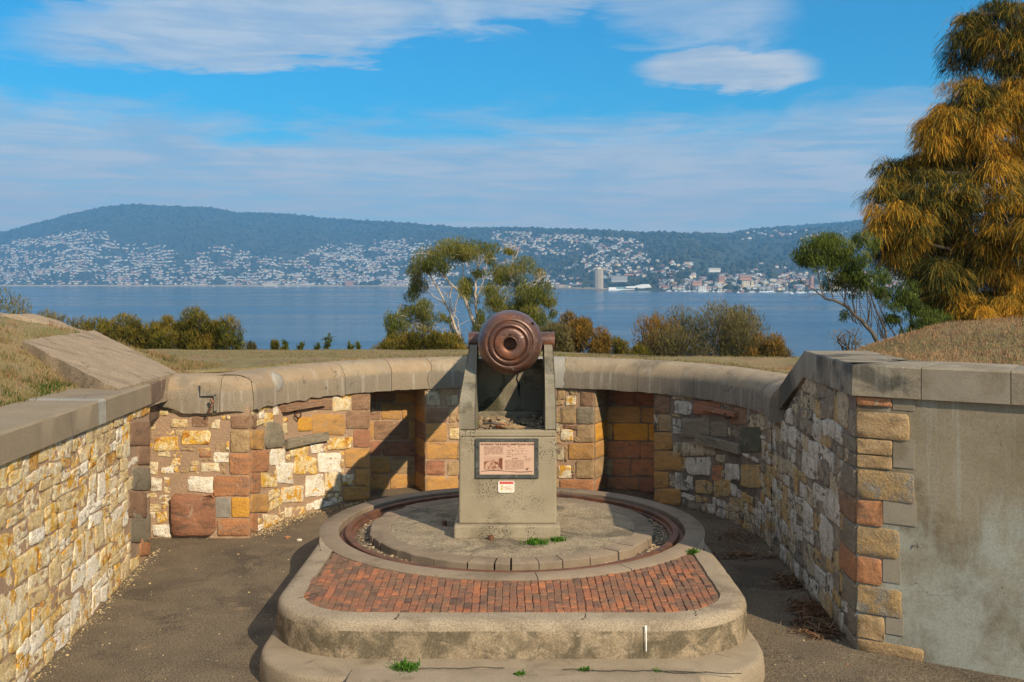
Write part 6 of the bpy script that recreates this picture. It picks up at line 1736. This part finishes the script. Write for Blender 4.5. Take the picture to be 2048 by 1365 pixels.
def build_small_gums():
    # crooked gum leaning left at the right of the frame
    Y = 16.5; k = Y / FPX
    base = PX(1762, 700, Y); base.z = gz(base.x, base.y) - .1
    e = empty('small_gum_tree', base, 'crooked young gum leaning left beside the big she oak', 'tree')
    p = lambda x, y, d=0: PX(x, y, Y + d)
    def br(pts, r0, r1, nm='branch', n=5, bark=BARK_M): b = MB(); limb(b, [p(*q) for q in pts], r0 * .78, r1 * .78, .009, n); b.build(nm, bark, e)
    br([(1764, 712), (1752, 680), (1735, 655), (1712, 632), (1690, 612), (1668, 602), (1650, 598)], .055, .022, 'trunk', 7)
    br([(1770, 712), (1772, 670), (1760, 640), (1748, 610), (1738, 580)], .035, .012, 'trunk', 6)
    br([(1650, 598), (1635, 585), (1620, 575), (1604, 566), (1590, 556)], .018, .005); br([(1650, 598), (1642, 570), (1636, 545), (1632, 525)], .016, .006)
    br([(1690, 612), (1690, 580), (1682, 550), (1672, 530)], .02, .006); br([(1712, 632), (1706, 600), (1700, 570), (1680, 545), (1665, 520)], .022, .006); br([(1668, 602), (1660, 575), (1655, 550), (1650, 525)], .014, .005)
    br([(1706, 600), (1715, 570), (1715, 545), (1722, 520)], .014, .005); br([(1735, 655), (1740, 620), (1735, 590), (1722, 560)], .02, .006); br([(1638, 590), (1625, 590), (1612, 596), (1600, 592)], .008, .003)
    br([(1712, 632), (1700, 632), (1694, 625)], .012, .004); br([(1604, 566), (1598, 552), (1588, 545)], .006, .002)
    for i in range(16):
        x0 = R.uniform(1700, 1775); y0 = 640 + (x0 - 1700) * .6; x1 = x0 + R.uniform(-50, 20); br([(x0, y0), ((x0 + x1) / 2 + R.uniform(-8, 8), y0 - 45, R.uniform(-.1, .1)), (x1, y0 - R.uniform(70, 130), R.uniform(-.2, .2))], .011, .003, n=4)
    cl = [(1625, 505, 26, 18), (1655, 500, 26, 18), (1640, 520, 22, 14), (1680, 500, 26, 16), (1700, 510, 22, 18), (1610, 515, 18, 14), (1672, 480, 24, 12), (1650, 484, 18, 10), (1690, 560, 24, 14), (1668, 566, 16, 12), (1716, 560, 20, 16), (1735, 555, 16, 16), (1730, 480, 14, 16), (1724, 520, 14, 18), (1692, 626, 9, 8), (1700, 545, 16, 10)]
    C_ = [(p(x, y, R.uniform(-.3, .3)), rx * k * 1.45, rx * k * 1.3, ry * k * 1.7) for x, y, rx, ry in cl]
    V, T = gum_leaves(C_, 2600, (.058, .0125)); tree_part('crown', V, L_GUM2, e, T)
    Y2 = 17.2; k = Y2 / FPX
    base = PX(1815, 700, Y2); base.z = gz(base.x, base.y) - .1
    e = empty('small_gum_tree', base, 'leafy green gum with several stems at the foot of the big she oak', 'tree')
    Y = Y2
    br([(1812, 706), (1808, 670), (1795, 640), (1780, 610)], .03, .01, 'trunk', 6); br([(1818, 706), (1820, 665), (1822, 620), (1815, 590)], .03, .01, 'trunk', 6); br([(1822, 706), (1840, 672), (1858, 650), (1870, 630)], .025, .008, 'trunk', 6); br([(1806, 706), (1790, 670), (1770, 640), (1755, 600)], .025, .008, 'trunk', 6)
    br([(1795, 640), (1785, 655), (1772, 665)], .012, .004); br([(1822, 640), (1836, 620), (1840, 600)], .012, .004)
    cl = [(1770, 565, 22, 20), (1795, 580, 26, 20), (1760, 590, 18, 18), (1785, 610, 24, 16), (1815, 600, 22, 18), (1830, 630, 20, 16), (1845, 650, 26, 14), (1880, 645, 24, 16), (1860, 630, 18, 14), (1800, 635, 20, 14), (1900, 660, 24, 12), (1775, 640, 12, 14), (1820, 665, 18, 12), (1755, 470, 16, 20), (1748, 380, 12, 14), (1742, 366, 10, 10), (1750, 500, 12, 16)]
    C_ = [(p(x, y, R.uniform(-.3, .3)), rx * k * 1.3, rx * k * 1.2, ry * k * 1.25) for x, y, rx, ry in cl[:-4] + cl[-1:]]
    V, T = gum_leaves(C_, 2200, (.058, .0125)); tree_part('crown', V, L_GUM2, e, T)
    # thin pinkish shrub at its foot
    bush('shrub', 1708, 704, 655, 90, 15.6, L_RUST, 'sparse twiggy pinkish shrub behind the right coping', 'shrub', n=420, sparse=1, stems=8, seed=77, lobes=9, L=(.03, .06), w=.010)
build_small_gums()

def build_she_oak():
    Y = 19.5; k = Y / FPX
    base = PX(2060, 690, Y); base.z = gz(base.x, base.y) - .2
    e = empty('she_oak_tree', base, 'huge drooping she oak with orange gold tassels filling the right edge', 'tree')
    p = lambda x, y, d=0: PX(x, y, Y + d)
    b = MB(); limb(b, [base, p(2065, 560), p(2050, 400), p(2065, 250), p(2050, 100), p(2070, -60)], .26, .08, .02, 9); b.build('trunk', BARK_D, e)
    for pts in ([(2060, 560), (1990, 520), (1930, 505), (1860, 490), (1800, 460)], [(2052, 420), (1990, 370), (1930, 350), (1880, 345), (1820, 335)], [(2060, 280), (2000, 240), (1940, 225), (1900, 215)], [(2055, 150), (2010, 110), (1960, 80), (1915, 70)], [(2060, 600), (1980, 590), (1900, 600), (1850, 600)], [(2050, 400), (1960, 420), (1890, 430), (1840, 400), (1780, 350)], [(2062, 500), (2120, 440), (2200, 400)], [(2060, 250), (2130, 180), (2220, 150)], [(1930, 350), (1870, 380), (1810, 400), (1770, 420)], [(2060, 100), (2010, 40), (1960, 30), (1900, 50)], [(2050, 60), (2000, 20), (1985, -20)]):
        b = MB(); limb(b, [p(x, y, R.uniform(-.6, .6) if i else 0) for i, (x, y) in enumerate(pts)], .08, .016, .02, 6); b.build('branch', BARK_D, e)
    # clumps of tassels: px, py, radius px, gold 0..1, number
    cl = [(2010, 45, 60, .15, 1), (1955, 90, 55, .12, .8), (1925, 115, 36, .12, .5), (2035, 110, 50, .35, 1), (1990, 30, 40, .1, .5), (1935, 60, 30, .1, .35),
          (1985, 190, 48, .6, 1), (2030, 200, 46, .8, 1), (1930, 210, 46, .55, 1), (1895, 245, 42, .75, 1), (1950, 250, 52, .7, 1.1), (2010, 265, 50, .6, 1), (1870, 285, 34, .7, .8), (1915, 300, 46, .8, 1), (1965, 320, 48, .7, 1), (2035, 320, 46, .55, 1), (1990, 360, 46, .5, .9),
          (1875, 330, 34, .35, .7), (1795, 350, 34, .12, .6), (1830, 345, 34, .18, .7), (1775, 375, 28, .2, .5), (1850, 385, 38, .2, .8), (1760, 395, 22, .35, .4), (1905, 400, 42, .3, .9), (1950, 420, 42, .35, .9),
          (1790, 430, 38, .75, 1), (1830, 450, 38, .7, 1), (1765, 455, 24, .55, .5), (1800, 485, 38, .5, 1), (1850, 500, 40, .35, 1), (1770, 500, 24, .35, .5), (2030, 420, 46, .5, 1), (1990, 470, 46, .45, 1), (1900, 470, 42, .4, 1),
          (1830, 540, 36, .2, .9), (1880, 550, 40, .18, .9), (1850, 590, 34, .15, .7), (1900, 605, 40, .18, .8), (1940, 530, 42, .45, 1), (1975, 565, 46, .85, 1.1), (2015, 590, 46, .85, 1.1), (1950, 610, 40, .7, 1), (2035, 520, 46, .6, 1), (1990, 625, 42, .6, 1), (2040, 620, 40, .7, .9), (1935, 635, 26, .4, .5), (1880, 625, 26, .1, .4),
          (2090, 60, 60, .4, .8), (2095, 190, 60, .6, .8), (2095, 330, 60, .5, .8), (2095, 460, 60, .5, .8), (2095, 590, 60, .5, .8), (2170, 120, 70, .4, .7), (2170, 280, 70, .5, .7), (2170, 430, 70, .5, .7), (2170, 570, 70, .4, .7)]
    Vs, Ts = [], []
    def clump(c, r, gold, n, dark=False):
        ns = 14
        for s in range(ns):
            o, ov = ball(1); o = o[0] * r * np.array([.85, .85, .75]); out = ov[0]
            m = int(n * 185); sp, sv = ball(m); st = np.array(c) + o * 1.15 + sp * r * np.array([.30, .30, .24])
            D = sv * .7 + np.array([out[0] * .7, out[1] * .7, .55]) + NP.normal(size=(m, 3)) * .42
            L = NP.uniform(.12, .40, m) * R.uniform(.7, 1.2)
            Vs.append(ribbons(st, D, L, NP.uniform(.006, .013, m), 3, .95, .6))
            t = np.clip(NP.normal(.17 + .52 * gold + .15 * R.gauss(0, 1), .20, m), 0, 1)
            if not dark and gold > .3:
                tips = NP.uniform(0, 1, m) < .22 * gold; t[tips] = np.clip(t[tips] + .35, 0, 1)
            Ts.append(t)
    for (x, y, r, g, n) in cl: clump(p(x, y, R.uniform(-1.0, .6)), r * k * 1.05, g, n)
    for _ in range(24): clump(p(R.uniform(1860, 2300), R.uniform(60, 620), R.uniform(1.2, 3.2)), R.uniform(.4, .6), .05, .8, True)
    for (x, y) in ((1850, 480), (1850, 560), (1900, 620), (1800, 520), (1830, 420), (1900, 560)): clump(p(x, y, 1.2), .4, .05, .8, True)
    V = np.concatenate(Vs); T = np.concatenate(Ts)
    tree_part('tassels', V, L_CAS, e, T)
    print('she oak strips', len(V))
build_she_oak()

# ------------------------------------------------------------------ small things
def weed(px, py, z, rx, ry, n, label, tall=.03):
    Y = (CAMZ - z) * FPX / (py - HZ); c = PX(px, py, Y)
    k = Y / FPX
    p = NP.normal(size=(n, 2)) * np.array([rx * k * .5, rx * k * .5 * .9]); P = np.stack([c.x + p[:, 0], c.y + p[:, 1], np.full(n, z)], 1)
    V = ribbons(P, NP.normal(size=(n, 3)) * .6 + np.array([0, 0, .8]), NP.uniform(.5, 1.4, n) * tall, NP.uniform(.008, .016, n), 1, 0, .6)
    o = mkquads('weed', V, L_WEED, None, loc=tuple(Vector((c.x, c.y, z))), tint=NP.uniform(0, 1, n)); tag(o, label, 'weed', 'weeds growing in the cracks')
L_WEED = leafmat('weed_green', [(.035, .10, .012), (.07, .17, .02), (.12, .22, .03)], .25, 5)
for a in ((1072, 1086, .51, 22, 6, 420, 'flat green weed in front of the pedestal foot', .035), (1114, 1081, .51, 15, 5, 220, 'smaller green weed at the right corner of the pedestal foot', .03), (1386, 1106, .50, 8, 6, 150, 'little weed between ring stones and right kerb', .04), (811, 1339, .205, 22, 9, 500, 'largest weed tuft in the joint of the lower step', .045), (1170, 1344, .205, 9, 5, 120, 'weed tuft right of middle in the step joint', .03), (1040, 1352, .21, 12, 6, 90, 'sparse darker weed on the approach slab', .03), (1313, 1346, .205, 14, 3, 80, 'thin line of weed in the step joint at the right', .02), (590, 1357, .0, 30, 14, 700, 'bright weed patch on the floor by the left end of the step', .06), (548, 1338, .0, 12, 8, 160, 'small weed at the foot of the step left corner', .04), (1547, 1088, .0, 12, 8, 200, 'dark green weed at the foot of the right wall', .10), (948, 858, 1.62, 4, 6, 60, 'weed growing beside the left pedestal cheek', .07), (765, 1020, .42, 14, 3, 110, 'moss strip in the rail groove at the left back', .02)):
    weed(*a)

def litter():
    rs = random.Random(5)
    # dead leaves and twigs blown against the right wall
    for (px, py, sx, sy, n, lab) in ((1475, 1078, 50, 14, 220, 'brown leaf litter drift farthest along the right wall'), (1480, 1112, 70, 7, 260, 'thin reddish strip of twigs on the shaded floor'), (1590, 1165, 45, 12, 420, 'heap of red brown leaves beside the right wall'), (1625, 1225, 40, 18, 700, 'nearest pile of dead leaves and twigs at the foot of the right wall'), (1640, 1262, 50, 14, 400, 'scattered dead leaves trailing toward the wall corner'), (1352, 1098, 26, 10, 160, 'crumbled red leaves and grit in the right side of the rail groove')):
        z = .41 if px == 1352 else .008
        Y = (CAMZ - z) * FPX / (py - HZ); c = PX(px, py, Y); k = Y / FPX; k2 = Y * Y / (FPX * (CAMZ - z))
        P = np.stack([c.x + NP.normal(size=n) * sx * k * .5, c.y + NP.normal(size=n) * sy * k2 * .6, z + NP.uniform(.0, .03, n)], 1)
        if z < .1: P[:, 0] = np.minimum(P[:, 0], 3.08 + (P[:, 1] - 9.17) * .035)
        D = NP.normal(size=(n, 3)) * np.array([1, 1, .18]); V = ribbons(P, D, NP.uniform(.04, .16, n), NP.uniform(.008, .022, n), 2, .1, .5)
        o = mkquads('leaf_litter', V, L_LIT, None, loc=tuple(Vector((c.x, c.y, z))), tint=NP.uniform(0, 1, n)); tag(o, lab, 'leaf litter', None, 'stuff')
    # pebbles
    def rock(px, py, z, r, mat, lab, name='stone', grp='loose stones on the floor'):
        Y = (CAMZ - z) * FPX / (py - HZ); c = PX(px, py, Y); ov, of = octa(7); V = [(c.x + v[0] * r * rs.uniform(.8, 1.2), c.y + v[1] * r * rs.uniform(.7, 1.1), z + (v[2] + .45) * r * .55) for v in ov]
        tag(mk(name, V, [tuple(f) for f in of], mat, None), lab, 'stone', grp)
    rock(575, 1077, .0, .04, M['orange'], 'pinkish loose stone on the floor left of the ring'); rock(599, 1082, .0, .035, M['white'], 'white loose stone right of the pinkish one'); rock(1656, 1252, .0, .035, M['white'], 'white loose stone among leaves by the right wall')
    rock(1695, 1330, .0, .016, M['orange'], 'orange dead leaf sized stone near the corner of the right wall')
    # grit scattered on the floor and along the wall foot
    V, F, T = [], [], []; ov, of = octa(4); c = 0
    for i in range(1900):
        if i < 800:
            t = rs.random(); a = pi - .12 - t * .75; r_ = RW - .03 - abs(rs.gauss(0, .10)); x, y = CC.x + r_ * cos(a), CC.y + r_ * sin(a)
        elif i < 1250:
            y = rs.uniform(7.5, 12.8); x = -3.72 - .105 * (y - 6.05) + .02 + abs(rs.gauss(0, .05))
        else: x, y = rs.uniform(-4, 3.2), rs.uniform(7.2, 15.5)
        if abs(x) < 2.22 and y > 7.95 and (y < 11.9 or (x * x + (y - CY) ** 2) < RO * RO + .1): continue
        s = abs(rs.gauss(0, .0045)) + .0022
        V += [(x + q[0] * s, y + q[1] * s, .004 + q[2] * s * .6) for q in ov]; F += [tuple(k + c for k in f) for f in of]; c += len(ov)
    tag(mk('gravel', V, F, M['straw'], None, loc=(0, 0, 0)), 'pale grit and crumbs scattered over the pit floor', 'gravel', None, 'stuff')
    # rubble heaped in the pedestal hollow
    V, F = [], []; c = 0; ov, of = octa(5)
    for i in range(330):
        x = rs.uniform(-.39, .355); y = rs.uniform(11.32, 12.17); h = 1.60 + .10 * max(0, (y - 11.3)) + .05 * n2(x * 6, y * 6, 2)
        s = rs.uniform(.012, .045); V += [(x + q[0] * s * rs.uniform(.7, 1.4), y + q[1] * s, h + q[2] * s * .7) for q in ov]; F += [tuple(k + c for k in f) for f in of]; c += len(ov)
    b = MB(); b.box(-.398, 11.3, 1.601, .366, 12.18, 1.61)
    V += b.v; F += [tuple(k + c for k in f) for f in b.f]
    tag(mk('rubble', V, F, M['debris'], None), 'stone rubble and grit heaped in the hollow under the gun', 'rubble', None, 'stuff')
    for (x, y, w, h_, mat, lab) in ((.02, 11.42, .14, .035, 'tan', 'flat tan stone lying at the front of the rubble under the gun'), (-.12, 11.55, .07, .05, 'orange', 'rounded reddish stone at the left of the rubble under the gun')):
        ov2, of2 = octa(8); V = [(x + q[0] * w, y + q[1] * .09, 1.665 + q[2] * h_) for q in ov2]; tag(mk('stone', V, [tuple(f) for f in of2], M[mat], None), lab, 'stone')
    b = MB(); b.tube([(-.33, 11.5, 1.70), (-.22, 11.45, 1.715), (-.08, 11.42, 1.70)], [.012, .016, .008], 6); tag(b.build('stick', BARK_M, None), 'short dead stick lying on the rubble under the gun', 'stick')
    # debris in the rail groove
    V, F = [], []; c = 0
    for i in range(900):
        a = rs.uniform(0, 2 * pi) if i < 500 else rs.uniform(-.5, .9); r_ = rs.uniform(1.62, 1.79); s = rs.uniform(.006, .022)
        V += [(CX + r_ * cos(a) + q[0] * s, CY + r_ * sin(a) + q[1] * s, .413 + q[2] * s * .6) for q in ov]; F += [tuple(k + c for k in f) for f in of]; c += len(ov)
    tag(mk('groove_grit', V, F, M['debris'], None), 'grit and stone crumbs lying in the rail groove', 'grit', None, 'stuff')
L_LIT = leafmat('dead_leaf', [(.05, .03, .018), (.15, .065, .03), (.24, .12, .06), (.32, .22, .13)], .1, 4)
litter()

def ring_bolt(px, py, Y, mat, lab, s=1):
    c = PX(px, py, Y); e = empty('ring_bolt', c, lab, 'ring bolt', 'iron ring bolts in the parapet wall')
    b = MB(); r_ = .034 * s; b.tube([(c.x + r_ * cos(2 * pi * k / 20), c.y + .012 * sin(k), c.z + r_ * sin(2 * pi * k / 20) - .02) for k in range(21)], .010, 7, cap=False); b.build('ring', M['iron'], e)
    d = Vector((c.x, c.y, 0)) - Vector((CC.x, CC.y, 0)); d.normalize(); b = MB(); b.tube([c + Vector((0, 0, .012)), c + d * .09 + Vector((0, 0, .03))], .014, 7); b.build('shank', mat, e)
pA = arc_pt(596, RW - .07); ring_bolt(596, 828, pA.y, M['rust'], 'rusty iron ring hanging under the stone hood on the left', 1.2)
pB = arc_pt(1455, RW - .07); ring_bolt(1455, 829, pB.y, M['iron'], 'dark iron ring under the stone hood on the shaded right', 1.2)
b = MB(); q = PX(296.5, 1060, 12.62); b.tube([(q.x, q.y, 0.25), (q.x, q.y, .86)], .02, 8)
tag(b.build('drain_pipe', M['redpipe'], None), 'thin red brown vertical pipe in the gap behind the left wall end', 'pipe')
